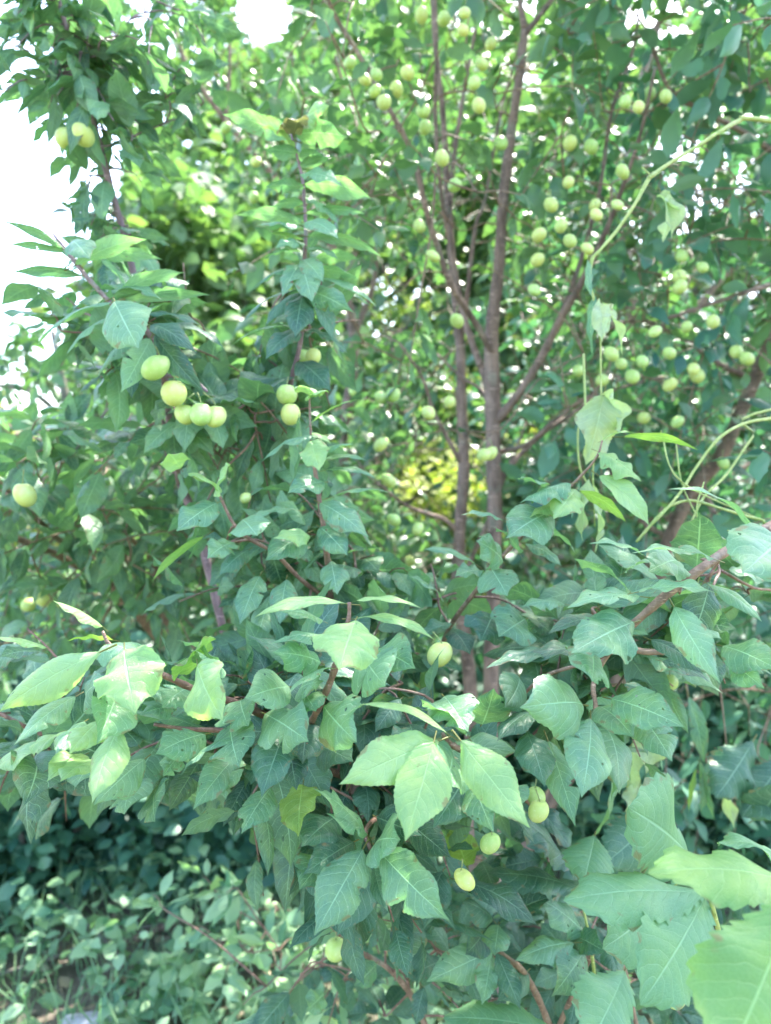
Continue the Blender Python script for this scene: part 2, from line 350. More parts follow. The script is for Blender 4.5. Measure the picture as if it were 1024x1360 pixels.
def keep_mask(b, use_gaps=True, avoid=True, sky=False):
    x, y, d = proj(b); k = np.ones(len(b), bool)
    if not use_gaps:
        for gx, gy, rx, ry, kp in NEARWIN:
            ins = (((x - gx) / rx) ** 2 + ((y - gy) / ry) ** 2 < 1) & (d < 1.35); k &= ~(ins & (rng.random(len(b)) > kp))
    if use_gaps:
        for gx, gy, rx, ry, kp in (SKYGAPS if sky else GAPS):
            ins = ((x - gx) / rx) ** 2 + ((y - gy) / ry) ** 2 < 1; k &= ~(ins & (rng.random(len(b)) > kp))
    if avoid:
        for (pl, wd) in AVOID:
            px, py, pd = proj(pl); D = np.hypot(x[:, None] - px[None], y[:, None] - py[None]); j = D.argmin(1)
            k &= ~((D.min(1) < wd) & (d < pd[j] + .03) & (rng.random(len(b)) < .96))
    return k
def sprays(leafmb, twigmb, orig, nodes, nleaf=(7, 12), tl=(.10, .22), L=(.055, .09), wr=.46, droop=(.5, 1.2), nu=6, nv=4, tr=.0016, up=.25, connect=True, use_gaps=True, avoid=True, serr=0., grav=.35, fold=(.1, .5), R_=rng):
    nodes = np.asarray(nodes); orig = np.asarray(orig)
    nodes_l = nodes.copy(); dist = np.array([np.min(((nodes - o) ** 2).sum(1)) for o in orig]); order = np.argsort(dist)
    B, D_, Z = [], [], []
    for i in order:
        o = orig[i]; dd = ((nodes_l - o) ** 2).sum(1); nb = nodes_l[dd.argmin()]; v = o - nb; dn = np.linalg.norm(v)
        ax = unit(unit(v) * .7 + R_.normal(0, .45, 3) + np.array([0, 0, up]))
        ln = R_.uniform(*tl); p = [o, o + ax * ln * .5 + np.array([0, 0, -.012]), o + ax * ln + np.array([0, 0, -.035])]
        n = R_.integers(*nleaf); ts = np.linspace(.05, 1, n) + R_.normal(0, .03, n); pp = np.array(p)
        q = np.array([np.interp(ts, [0, .5, 1], pp[:, c]) for c in range(3)]).T
        az = np.arange(n) * 2.4 + R_.uniform(0, 6); e1 = unit(np.cross(ax, [.2, .1, 1.])); e2 = np.cross(ax, e1)
        rad = np.cos(az)[:, None] * e1 + np.sin(az)[:, None] * e2
        dv = unit(ax[None] * (.35 + .5 * ts[:, None]) + rad * .9 + np.array([0, 0, -grav]) + R_.normal(0, .2, (n, 3)))
        zz = np.array([0, 0, 1.]) + rad * .35 + R_.normal(0, .55, (n, 3))
        kq = keep_mask(q + dv * .04, use_gaps, avoid)
        if kq.sum() < 2 + (not use_gaps): continue
        q, dv, zz = q[kq], dv[kq], zz[kq]
        if connect and dn <= .01:
            tube(twigmb, [nb] + p[1:], [tr * 1.3, tr * .9, tr * .6], 5, 3, .04)
        elif connect:
            mid = nb + v * .5 + np.array([0, 0, .06 * dn]) + R_.normal(0, .03 * dn + .002, 3)
            pts = [nb, mid] + p; rr = [tr * (1.3 + 1.3 * min(dn, 1.)), tr * (1.1 + .6 * dn), tr * 1.1, tr * .9, tr * .6]
            tube(twigmb, pts, rr, 5, 3, 0.04); nodes_l = np.vstack([nodes_l, mid, o])
        else: tube(twigmb, p, [tr, tr * .8, tr * .5], 4, 2, .04)
        B.append(q + dv * .01); D_.append(dv); Z.append(zz)
    B = np.vstack(B); D_ = np.vstack(D_); Z = np.vstack(Z)
    n = len(B)
    Ls = L[0] * .6 + (L[1] * 1.1 - L[0] * .6) * R_.random(n); 
    leaves(leafmb, B, D_, Z, Ls, Ls * wr * R_.uniform(.72, 1.2, n), R_.uniform(*droop, n), R_.uniform(*fold, n), R_.uniform(.1, .6, n), R_.uniform(.03, .10, n), R_.normal(0, .45, n), nu, nv, serr=serr, R_=R_)
    return n

def ell(cx, cy_, rx, ry, d0, d1, n, R_=rng):
    """n points inside an upright ellipse seen around (cx, cy), between two distances"""
    a = R_.uniform(0, 6.28, n); r = np.sqrt(R_.random(n)); d = R_.uniform(d0, d1, n)
    return np.array([P(cx + rx * r_ * math.cos(a_), cy_ + ry * r_ * math.sin(a_), d_) for a_, r_, d_ in zip(a, r, d)])
def box(x0, y0, x1, y1, d0, d1, n, R_=rng):
    return np.array([P(R_.uniform(x0, x1), R_.uniform(y0, y1), R_.uniform(d0, d1)) for _ in range(n)])
def pl(txt, d=None):
    """'x y d r; ...' -> points and radii"""
    p, r = [], []
    for s_ in txt.split(';'):
        a = [float(c) for c in s_.split()]; p.append(P(a[0], a[1], a[2])); r.append(a[3])
    return np.array(p), np.array(r)

NRM = {'f': (0, .5, .85), 'u': (0, 1, .3), 'l': (-.6, .5, .6), 'r': (.6, .5, .6), 'v': (0, .88, -.62), 'd': (0, .12, 1), 'L': (-.9, .25, .35), 'R': (.9, .25, .35)}
def hero(parent, rows, mats=M, L0=.088, sub='leaf', prof='p', wk=1.):
    """one object per leaf: base and tip as seen, distance, width ratio, kind, arch, facing"""
    for ln in rows.strip().splitlines():
        a = ln.split()
        if len(a) < 7: continue
        bx, by, tx, ty, d, wr = map(float, a[:6]); kind = a[6]; face = a[7] if len(a) > 7 else 'f'; arch = float(a[8]) if len(a) > 8 else .8
        c = math.hypot(tx - bx, ty - by) / FPX * d; dl = math.sqrt(max(0, L0 ** 2 - c * c)); dl = min(dl, L0 * (.3 if face in 'uv' else .62))
        Bp = P(bx, by, d); Tp = P(tx, ty, d - dl); ch = np.linalg.norm(Tp - Bp)
        n3 = NRM[face]; z = RT * n3[0] + UP * n3[1] - FWD * n3[2] + rng.normal(0, .07, 3)
        W = max(ch, L0 * .75 if prof == 'p' else ch) * wr * (.88 if prof == 'p' else 1.) * wk
        wl = float(kind == 'W'); W *= 1 + wl * .7; nu, nv = (57, 14) if prof == 'p' else (72, 14); mb = MB(); bt = None
        if kind in 'CM' and rng.random() < (.95 if kind == 'C' else .5):
            bt = [(0, rng.uniform(.3, .9), rng.uniform(.02, .05), rng.choice([-1, 1]), rng.uniform(.2, .6)) for _ in range(1 + (kind == 'C') * 2)]
        if face == 'k': pass
        leaves(mb, Bp, Tp - Bp, z, ch, W, arch, fold=rng.uniform(.10, .42) + wl * .5, curl=rng.uniform(.1, .7), wave=rng.uniform(.035, .11) + wl * .1, twist=rng.normal(0, .4) * (1 + 2 * wl), nu=nu, nv=nv,
               centred=True, serr=.032 if prof == 'p' else .11, bites=bt, prof=prof, petiole=.16)
        mb.build(sub, mats[kind], parent)

# ================================================================== THE GROUND
def gz(x, y): return .05 * np.sin(x * 1.1 + .4) * np.sin(y * .8) + .03 * np.sin(x * 2.7 + y * 1.9)
gx = np.concatenate([[-900, -300, -100, -40], np.linspace(-15, 15, 121), [40, 100, 300, 900]]); gy = np.concatenate([[-900, -300, -60, -20], np.linspace(-8, 24, 129), [50, 120, 400, 900]])
X, Y = np.meshgrid(gx, gy, indexing='ij'); V = np.stack([X, Y, gz(X, Y)], -1); gi = np.arange(X.size).reshape(X.shape)
mb = MB(); mb.add(V, np.stack([gi[:-1, :-1], gi[1:, :-1], gi[1:, 1:], gi[:-1, 1:]], -1)); tag(mb.build('ground', M['soil']), None, kind='structure')

# ================================================================== THE TWO-STEMMED PLUM TREE
GAPS += [(95, 230, 85, 130, .05), (945, 215, 60, 55, .45), (880, 210, 45, 40, .5), (955, 285, 60, 35, .5), (700, 110, 30, 25, .6), (740, 200, 35, 45, .5), (870, 320, 50, 40, .55), (640, 270, 22, 45, .4), (500, 405, 105, 45, .2), (760, 340, 30, 40, .5), (970, 380, 60, 30, .55),
         (585, 635, 62, 55, .06), (600, 800, 60, 60, .3), (690, 740, 60, 50, .3), (680, 430, 40, 60, .5), (500, 400, 60, 40, .3), (350, 20, 40, 35, .0), (870, 30, 40, 30, .5), (820, 440, 60, 40, .5)]
TD = 1.9
tree = thing('plum_tree', (*P(640, 930, TD)[:2], 0), 'plum tree rising on two slim purplish-brown trunks in the middle, with green plums', 'fruit tree')
TR = [('trunk', '660 1440 1.92 .03; 656 1180 1.9 .027; 652 930 1.9 .025; 655 800 1.9 .024; 657 690 1.9 .025; 655 590 1.9 .025; 654 520 1.9 .026; 653 440 1.88 .022; 662 360 1.86 .0175; 668 270 1.84 .0165; 677 190 1.82 .015; 690 100 1.8 .0135; 697 38 1.79 .012'),
      ('branch', '697 40 1.79 .0115; 690 0 1.78 .008; 672 -90 1.76 .006; 665 -220 1.7 .004'),
      ('branch', '696 46 1.79 .011; 716 22 1.8 .008; 738 -12 1.8 .0075; 775 -110 1.78 .006; 800 -240 1.75 .004'),
      ('branch', '659 560 1.9 .016; 690 522 1.86 .0145; 716 480 1.82 .0135; 744 425 1.78 .012; 775 370 1.74 .011; 800 318 1.7 .009; 822 262 1.66 .007; 850 180 1.6 .005; 870 90 1.55 .004'),
      ('branch', '733 448 1.79 .009; 758 385 1.82 .008; 776 330 1.84 .007; 797 250 1.86 .0065; 812 150 1.86 .006; 842 60 1.85 .005; 855 -60 1.82 .004'),
      ('branch', '655 470 1.88 .0115; 632 430 1.84 .0105; 600 380 1.78 .010; 580 325 1.74 .0095; 566 280 1.7 .009; 548 205 1.66 .0085; 520 150 1.62 .008; 478 75 1.58 .007; 440 10 1.52 .006; 410 -80 1.45 .004'),
      ('branch', '655 530 1.91 .013; 640 490 1.94 .012; 622 440 1.96 .011; 606 370 1.98 .010; 598 300 1.98 .009; 603 210 1.98 .008; 618 110 1.96 .006; 634 20 1.94 .005; 640 -90 1.9 .004'),
      ('branch', '660 640 1.91 .010; 690 605 1.94 .009; 722 575 1.98 .008; 762 548 2.02 .007; 810 520 2.06 .006; 880 500 2.1 .004'),
      ('branch', '664 600 1.92 .009; 700 590 1.85 .007; 735 560 1.8 .006; 790 520 1.72 .004'),
      ('branch', '655 560 1.92 .008; 640 520 1.95 .006; 612 500 1.98 .005; 580 470 2.0 .004')]
T2 = [('trunk', '640 1440 2.02 .029; 632 1180 2.0 .025; 625 930 2.0 .023; 619 860 2.0 .0225; 608 780 2.0 .0215; 611 700 2.0 .0205; 616 620 2.0 .0195; 613 540 2.0 .018; 611 460 2.0 .016; 600 350 2.0 .0135; 594 250 2.0 .012; 588 150 1.99 .010; 578 60 1.98 .008; 570 -60 1.96 .005'),
      ('branch', '617 620 2.0 .010; 604 600 1.98 .008; 588 570 1.96 .008; 575 545 1.94 .007; 560 500 1.9 .005; 530 455 1.86 .004'),
      ('branch', '610 708 2.0 .009; 590 690 1.98 .008; 560 680 1.95 .0065; 535 668 1.92 .005; 500 640 1.86 .004'),
      ('branch', '611 470 2.0 .009; 622 380 2.02 .008; 632 300 2.04 .0075; 645 262 2.06 .006; 665 150 2.1 .005; 690 60 2.1 .004'),
      ('branch', '608 790 2.01 .010; 625 745 2.06 .009; 645 700 2.1 .008; 668 640 2.14 .006; 700 560 2.2 .004'),
      ('branch', '598 330 2.0 .008; 585 250 1.96 .008; 578 150 1.92 .007; 580 60 1.88 .006; 576 -60 1.84 .004')]
nodes = []
for nm, tx in TR + T2:
    p, r = pl(tx); mb = MB(); q, _ = tube(mb, p, r * (.80 if nm == 'trunk' else .78), 12, 6, .05); mb.build(nm, M['bark'], tree); nodes.append(q)
    AVOID.append((q[::2], 26 if nm == 'trunk' else 13))
nodes_c = np.vstack([q[::2] for q in nodes]); nodes_c = nodes_c[nodes_c[:, 2] > 1.1]
lm, tm = MB(), MB()
org = np.vstack([ell(700, 150, 330, 260, 1.45, 2.5, 170), ell(520, 150, 130, 260, 1.35, 2.3, 45), ell(650, 420, 230, 190, 1.5, 2.6, 75), ell(860, 380, 200, 260, 1.6, 2.6, 70),
                 ell(560, 600, 110, 170, 1.8, 2.6, 45), ell(760, 620, 120, 150, 1.9, 2.6, 40), box(420, -330, 1150, 0, 1.2, 2.4, 100), box(250, -600, 1250, -250, .9, 2.2, 30),  # last box: unseen crown added overhead to shade the foreground
                 rng.uniform((-.9, 1.1, 3.0), (1.6, 2.6, 3.9), (260, 3))])  # unseen sprays added above the frame to block sun from the near boughs
sprays(lm, tm, org, nodes_c, L=(.05, .082), nleaf=(7, 12), nu=6, nv=4)
lm.build('crown', M['mid'], tree); tm.build('twigs', M['twig'], tree)

PL_T = '''432 22;465 83;484 105;500 99;498 121;510 136;526 119;541 97;562 147;564 169;617 17;615 40;587 210;604 246;557 300;607 426;564 454;522 524;506 528;597 534;449 489;652 602;643 604;516 638;523 690;555 702;575 340;506 590;569 548;
830 135;848 142;757 190;785 195;827 228;820 272;790 272;755 242;732 272;745 300;716 312;714 345;710 385;792 285;780 330;757 320;652 58;640 85;630 110;636 140;665 190;590 25;560 20'''
for s_ in PL_T.replace('\n', '').split(';'):
    if not s_.strip(): continue
    x, y = map(float, s_.split()); d = rng.uniform(1.28, 1.5); plum(tree, P(x, y, d), rng.uniform(.0125, .016) * d / 1.6, stalk=True)

# ================================================================== THE PLUM TREE ON THE RIGHT
rt = thing('plum_tree', (*P(800, 1000, 2.2)[:2], 0), 'leaning plum tree at the right edge behind the arching vines, hung with clustered plums', 'fruit tree')
nodes = []
for nm, tx in [('trunk', '600 1480 2.4 .034; 690 1150 2.3 .03; 790 970 2.2 .028; 852 830 2.1 .026; 890 712 2.05 .025; 925 645 2.02 .024; 955 610 2.0 .023; 985 545 1.98 .022; 1008 490 1.95 .02; 1030 430 1.9 .018; 1070 300 1.85 .015; 1120 120 1.75 .012; 1150 -100 1.6 .009'),
               ('branch', '1000 505 1.96 .011; 950 480 1.95 .008; 900 445 1.94 .007; 850 425 1.92 .006; 800 440 1.9 .004'),
               ('branch', '1050 370 1.88 .011; 1000 385 1.84 .008; 940 405 1.8 .006; 880 425 1.76 .005'),
               ('branch', '1085 250 1.82 .011; 1010 190 1.8 .009; 940 150 1.75 .007; 890 120 1.7 .006; 860 40 1.65 .005'),
               ('branch', '930 640 2.02 .011; 960 700 1.95 .009; 1010 730 1.85 .007; 1060 760 1.7 .005'),
               ('branch', '1120 120 1.75 .011; 1060 20 1.6 .009; 960 -80 1.4 .007; 860 -220 1.1 .006; 740 -500 .9 .005'),
               ('branch', '890 715 2.05 .010; 850 690 2.1 .009; 820 640 2.15 .007; 790 570 2.2 .005')]:
    p, r = pl(tx); mb = MB(); q, _ = tube(mb, p, r * .8, 12, 6, .05); mb.build(nm, M['bark'], rt); nodes.append(q); AVOID.append((q[::2], 24 if nm == 'trunk' else 12))
nr = np.vstack([q[::2] for q in nodes]); nr = nr[nr[:, 2] > 1.]
lm, tm = MB(), MB()
org = np.vstack([ell(930, 480, 190, 170, 1.55, 2.5, 110), ell(960, 180, 170, 180, 1.4, 2.3, 80), ell(900, 700, 190, 110, 1.75, 2.6, 70), box(860, 850, 1150, 1100, 1.6, 2.6, 45), box(800, -400, 1300, 0, 1.3, 2.3, 90), box(1024, 0, 1250, 800, 1.1, 2.2, 60)])  # box above the frame: unseen crown added to help shade the foreground
sprays(lm, tm, org, nr, L=(.055, .09), nleaf=(7, 12), nu=6, nv=4)
lm.build('crown', M['hedge'], rt); tm.build('twigs', M['twig'], rt)
for s_ in '902 367;933 355;903 381;870 440;889 469;853 480;921 490;926 499;912 434;947 427;978 467;992 476;960 508;1000 265;825 483;768 492;890 511;884 128;900 560;790 545;855 555;840 500;812 470;961 615;905 340;862 125;800 505'.split(';'):
    x, y = map(float, s_.split()); d = rng.uniform(1.38, 1.7); plum(rt, P(x, y, d), rng.uniform(.0115, .0148) * d / 1.5)

# ================================================================== BOUGHS CLOSE TO THE CAMERA
def bough(name, loc, label, cat, twigs, bark='redtwig', rmul=1.):
    t = thing(name, loc, label, cat); nd = []
    for tx in twigs:
        p, r = pl(tx); rmul_ = .8 if bark == 'vine' else rmul; mb = MB(); q, rr = tube(mb, p, r * rmul_, 8, 6, .06)
        for i in range(3, len(q) - 2, 4):                       # buds and leaf scars
            a = unit(rng.normal(0, 1, 3)); tube(mb, [q[i] + a * rr[i] * .4, q[i] + a * rr[i] * 1.7 + unit(q[i + 1] - q[i]) * rr[i] * .8], [rr[i] * .8, rr[i] * .15], 5, 1, 0, sm=False)
        mb.build('twig', M[bark], t); nd.append(q)
    return t, np.vstack(nd)
def foliage(t, nd, org, m='fill', L=(.06, .085), nleaf=(5, 9), tl=(.04, .10), **k):
    lm, tm = MB(), MB(); org = org[rng.random(len(org)) < .48]; k.setdefault('nu', 19); k.setdefault('nv', 8); k.setdefault('droop', (.35, .95)); k.setdefault('fold', (.05, .34)); k.setdefault('wr', .5); k.setdefault('use_gaps', False)
    sprays(lm, tm, org, nd, nleaf=nleaf, tl=tl, L=L, tr=.0013, serr=.03, **k)
    lm.build('foliage', M[m], t); tm.build('side_shoots', M['redtwig'], t)
AVOID_MAIN = AVOID; 

# --- tall shoot at the upper left
t, nd = bough('plum_branch', P(300, 850, 1.25), 'tall purple plum shoot at the upper left against white sky, with a plum pair', 'branch',
  ['300 850 1.25 .008; 262 700 1.22 .0075; 238 640 1.2 .007; 222 590 1.18 .007; 205 500 1.16 .0065; 190 420 1.15 .006; 170 330 1.14 .0055; 150 260 1.13 .005; 132 190 1.12 .0048; 112 120 1.1 .0045; 95 60 1.09 .004; 78 0 1.08 .0035; 60 -80 1.06 .003'], 'purple')
nd_a = nd; k = (proj(nd)[1] < 330)
so_ = nd[k]; org = so_[::1] + rng.normal(0, .012, so_[::1].shape)
lm, tm = MB(), MB()
for rep in range(5):
    o = so_ + rng.normal(0, .016, so_.shape); sprays(lm, tm, o, nd, nleaf=(2, 4), tl=(.015, .04), L=(.055, .082), wr=.38, tr=.0012, nu=14, nv=6, use_gaps=False, avoid=False, grav=.6, serr=.03)
org = np.vstack([ell(190, 90, 90, 120, 1.05, 1.3, 34), ell(60, 60, 60, 70, 1.05, 1.3, 10), ell(150, 560, 90, 60, 1.1, 1.4, 6)])
sprays(lm, tm, org, nd, nleaf=(4, 7), tl=(.03, .08), L=(.055, .08), wr=.4, tr=.0012, nu=14, nv=6, use_gaps=False, avoid=False, grav=.5, serr=.04)
lm.build('foliage', M['fill'], t); tm.build('side_shoots', M['purple'], t)
for x, y, d, r in [(88, 184, 1.08, .0155), (110, 179, 1.05, .0155)]: plum(t, P(x, y, d), r, P(112, 148, 1.08))

# --- the branch under it, with the cluster of ripe plums
t, nd = bough('plum_branch', P(238, 640, 1.1), 'leafy plum branch carrying two big yellow-green plums above a huddle of three', 'branch',
  ['238 640 1.1 .005; 225 560 1.0 .005; 215 480 .93 .0045; 195 440 .9 .004; 168 418 .88 .0035; 148 403 .87 .003; 128 382 .86 .0028; 105 355 .86 .0025; 82 325 .86 .002; 70 310 .86 .0012',
   '215 500 .94 .003; 250 500 .92 .0025; 275 520 .9 .002'], 'purple')
hero(t, '''
98 345 0 294 .86 .24 M v 1.0
92 335 8 325 .87 .22 M v .8
100 352 195 318 .85 .32 M v .9
110 366 14 362 .86 .28 M v .8
112 340 216 345 .88 .26 M v .8
96 320 120 345 .86 .5 M f .5
148 402 48 462 .85 .30 M u .9
150 420 88 472 .86 .26 M u .8
152 400 184 463 .82 .72 M d .3
150 395 245 362 .86 .28 M v .9
165 398 280 392 .87 .24 M v .8
130 385 215 398 .88 .3 M u .8
185 420 278 440 .88 .26 D u .9
200 432 262 470 .86 .3 D f .9
205 445 272 522 .85 .36 D l .8
200 450 160 522 .88 .42 M r .5
190 440 130 500 .9 .4 M u .8
212 430 300 465 .9 .3 D u .9
180 470 175 530 .92 .4 D f .6
168 380 120 330 .9 .4 M u .8
''')
foliage(t, nd, np.vstack([ell(215, 460, 70, 60, .93, 1.08, 34), ell(290, 570, 90, 60, .95, 1.2, 40), ell(140, 430, 70, 50, .95, 1.1, 16), ell(250, 420, 60, 40, .95, 1.1, 14)]), avoid=False, grav=.5)
for x, y, d, r, h in [(207, 488, .84, .0148, (205, 455)), (231, 522, .86, .0142, (235, 490)), (267, 550, .86, .0133, (262, 522)), (286, 553, .875, .0128, (270, 522)), (246, 550, .885, .0125, (258, 522))]: plum(t, P(x, y, d), r, P(h[0], h[1], d + .01))

# --- centre upright shoot
t, nd = bough('plum_branch', P(340, 660, 1.1), 'upright plum shoot with a reddish young tip and two touching plums low down', 'branch',
  ['340 660 1.1 .0042; 352 605 1.05 .004; 368 575 1.02 .004; 380 540 1.0 .0038; 388 500 .98 .0036; 398 460 .97 .0033; 402 420 .96 .003; 402 370 .96 .0028; 406 320 .96 .0026; 405 280 .96 .0024; 402 240 .96 .0022; 394 205 .96 .002; 386 175 .96 .0016'], 'purple')
hero(t, '''
396 212 430 205 .96 .3 M v .7
404 262 450 300 .96 .24 M u .8
404 270 360 275 .96 .25 M v .7
404 330 450 345 .96 .26 M u .8
402 335 350 345 .96 .26 M u .8
402 345 430 375 .95 .34 M f .5
400 350 375 395 .95 .34 M d .5
388 184 295 152 .96 .32 M v .8
392 196 340 168 .95 .3 L u .8
388 176 382 158 .95 .5 R f .3
390 178 400 156 .94 .5 R f .3
392 178 461 182 .96 .55 M v .6
392 172 438 140 .97 .5 L l .5
404 245 493 264 .95 .32 M v 1.1
398 222 440 208 .96 .25 M v .6
404 250 352 248 .95 .3 M v .7
406 283 485 284 .95 .18 M v .8
405 298 312 286 .95 .22 M v 1.0
405 304 340 300 .94 .4 M u .7
408 314 507 342 .95 .2 M v 1.3
402 318 360 310 .96 .3 L u .8
402 358 340 382 .96 .26 M u 1.1
404 360 478 372 .96 .3 M v .9
402 355 415 402 .93 .36 M d .4
406 372 500 408 .95 .24 M u 1.1
402 385 322 430 .96 .26 D u 1.0
404 385 470 415 .94 .32 M l .8
402 390 392 448 .94 .38 D d .3
404 380 443 455 .95 .28 D r .6
400 388 352 436 .95 .3 D u 1.
400 435 305 462 .96 .28 M u 1.
398 440 352 478 .95 .36 D f .8
404 440 462 470 .96 .3 D u .9
396 480 440 520 .97 .4 D f .6
392 500 330 545 .98 .26 D u .9
385 505 310 520 .99 .26 D u .9
400 232 455 248 .95 .3 M f .7
398 205 352 200 .96 .3 M v .8
406 295 450 318 .94 .34 M f .7
404 325 365 330 .95 .3 M f .8
''', L0=.09, wk=1.25)
foliage(t, nd, np.vstack([ell(402, 400, 60, 50, .98, 1.1, 24), ell(385, 490, 90, 45, 1.0, 1.15, 34), ell(330, 570, 90, 60, 1.05, 1.25, 34)]), avoid=False, grav=.4)
for x, y, d, r, h in [(381, 524, .93, .0125, (383, 500)), (386, 550, .93, .0127, (386, 535)), (416, 473, .99, .0105, (402, 462)), (404, 473, 1.02, .010, (402, 455))]: plum(t, P(x, y, d), r, P(h[0], h[1], d + .02))

# --- slender shoot and cluster below it
t, nd = bough('plum_branch', P(450, 900, 1.0), 'slender plum shoot standing above a thick cluster of grey-green leaves left of centre', 'branch',
  ['450 900 1.0 .004; 440 800 .9 .004; 432 715 .84 .0035; 428 690 .83 .003; 422 650 .83 .0026; 415 600 .83 .002; 412 560 .83 .0015; 411 525 .83 .001',
   '440 800 .9 .003; 400 770 .86 .0026; 365 735 .83 .0024; 330 715 .82 .002; 310 695 .82 .0018; 298 672 .82 .0016; 286 645 .82 .0012'], 'redtwig')
hero(t, '''
412 525 405 513 .83 .6 L f .4
413 528 430 520 .83 .5 L f .4
414 562 478 530 .83 .28 L u .5
414 575 440 590 .83 .2 L u .6
422 580 346 616 .83 .34 M u 1.1
414 585 424 626 .82 .6 L d .4
424 600 470 590 .83 .4 M u .6
420 615 488 612 .84 .34 M u .8
430 640 382 655 .82 .62 M f .4
432 625 500 636 .84 .28 M u .9
425 668 490 714 .82 .5 M f .7
440 660 520 655 .84 .3 M u .8
425 700 462 738 .82 .6 M f .5
412 712 362 715 .80 .55 L f .5
408 708 352 745 .82 .62 M f .5
396 678 330 690 .83 .3 M u .9
380 770 372 830 .80 .52 M d .4
440 745 448 790 .81 .62 M d .4
345 765 318 830 .82 .5 M d .5
360 790 340 860 .83 .46 M f .5
286 645 258 632 .82 .8 L f .4
290 655 304 618 .82 .7 L l .4
288 668 234 706 .81 .62 M f .5
240 622 224 602 .82 .6 L f .4
322 690 342 712 .81 .9 M f .4
272 712 202 772 .80 .2 Y v .7
310 720 275 742 .82 .6 M f .5
330 730 290 765 .82 .5 D f .6
''', L0=.078)
foliage(t, nd, np.vstack([ell(400, 730, 110, 70, .86, 1.0, 34), ell(480, 720, 60, 60, .9, 1.05, 10), ell(330, 760, 50, 50, .88, 1.0, 8)]), L=(.06, .08), avoid=False)
plum(t, P(326, 661, .95), .0075, P(330, 640, .95))

# --- the long bough at the left
t, nd = bough('plum_branch', P(470, 1010, .9), 'long plum bough reaching to the left edge with big pale sunward leaves', 'branch',
  ['470 1010 .9 .005; 400 975 .78 .0042; 330 940 .7 .0036; 270 920 .64 .003; 235 905 .62 .0028; 200 888 .61 .0025; 165 868 .60 .002; 145 856 .6 .0018; 136 838 .6 .0012',
   '400 985 .8 .003; 330 975 .72 .0026; 290 970 .68 .0024; 245 968 .66 .002; 205 962 .64 .0014',
   '330 1010 .9 .004; 200 990 .86 .0034; 110 982 .84 .003; 55 975 .82 .0025; 0 948 .8 .002; -60 930 .8 .0015'], 'redtwig')
hero(t, '''
136 832 70 798 .60 .42 L u .5
142 856 176 866 .60 .75 M u .4
132 866 -2 946 .58 .42 L f .5
165 862 180 948 .57 .85 L f .35
150 850 85 852 .62 .22 Y v .5
62 860 -10 846 .64 .3 L u .5
262 884 296 957 .57 .72 L l .3
290 884 234 850 .62 .36 M u .6
285 888 265 872 .62 .6 M f .4
262 884 258 865 .63 .8 Y f .3
160 908 128 988 .58 .75 C r .4
158 966 122 1068 .56 .56 L f .5
138 955 92 1002 .59 .5 L f .5
112 958 74 1002 .61 .55 M f .5
100 925 18 990 .62 .46 M f .6
80 975 50 1002 .64 .6 L f .5
112 1002 62 1038 .62 .5 L f .5
126 1008 80 1038 .61 .5 L f .5
192 1008 124 1070 .66 .6 M f .5
180 1036 165 1082 .70 .75 M d .5
210 1042 206 1092 .70 .8 M d .5
30 990 18 1024 .68 .7 L f .5
50 1000 50 1036 .70 .9 D f .5
125 1015 100 1046 .68 .6 M f .5
272 975 206 1002 .62 .62 C f .5
245 1000 216 1032 .63 .4 C f .5
298 982 240 1030 .61 .24 M l .5
306 962 318 1020 .60 .78 M f .5
320 930 330 965 .61 .8 C f .5
378 972 347 1060 .59 .6 D f .5
316 1002 256 1076 .62 .46 M f .5
300 1005 300 1062 .63 .6 C f .5
360 1046 320 1108 .60 .55 C f .5
402 1042 396 1112 .62 .62 Y d .4
200 880 150 905 .63 .6 M f .6
235 940 185 950 .66 .5 M u .6
225 925 175 925 .66 .5 C u .6
250 915 215 940 .66 .6 C f .6
100 900 45 925 .70 .4 M u .8
115 930 135 905 .70 .6 M f .6
''', L0=.085)
foliage(t, nd, np.vstack([ell(250, 980, 190, 60, .72, .95, 34), ell(80, 960, 100, 60, .74, .95, 16), ell(350, 1000, 90, 80, .7, .9, 18)]), avoid=False)

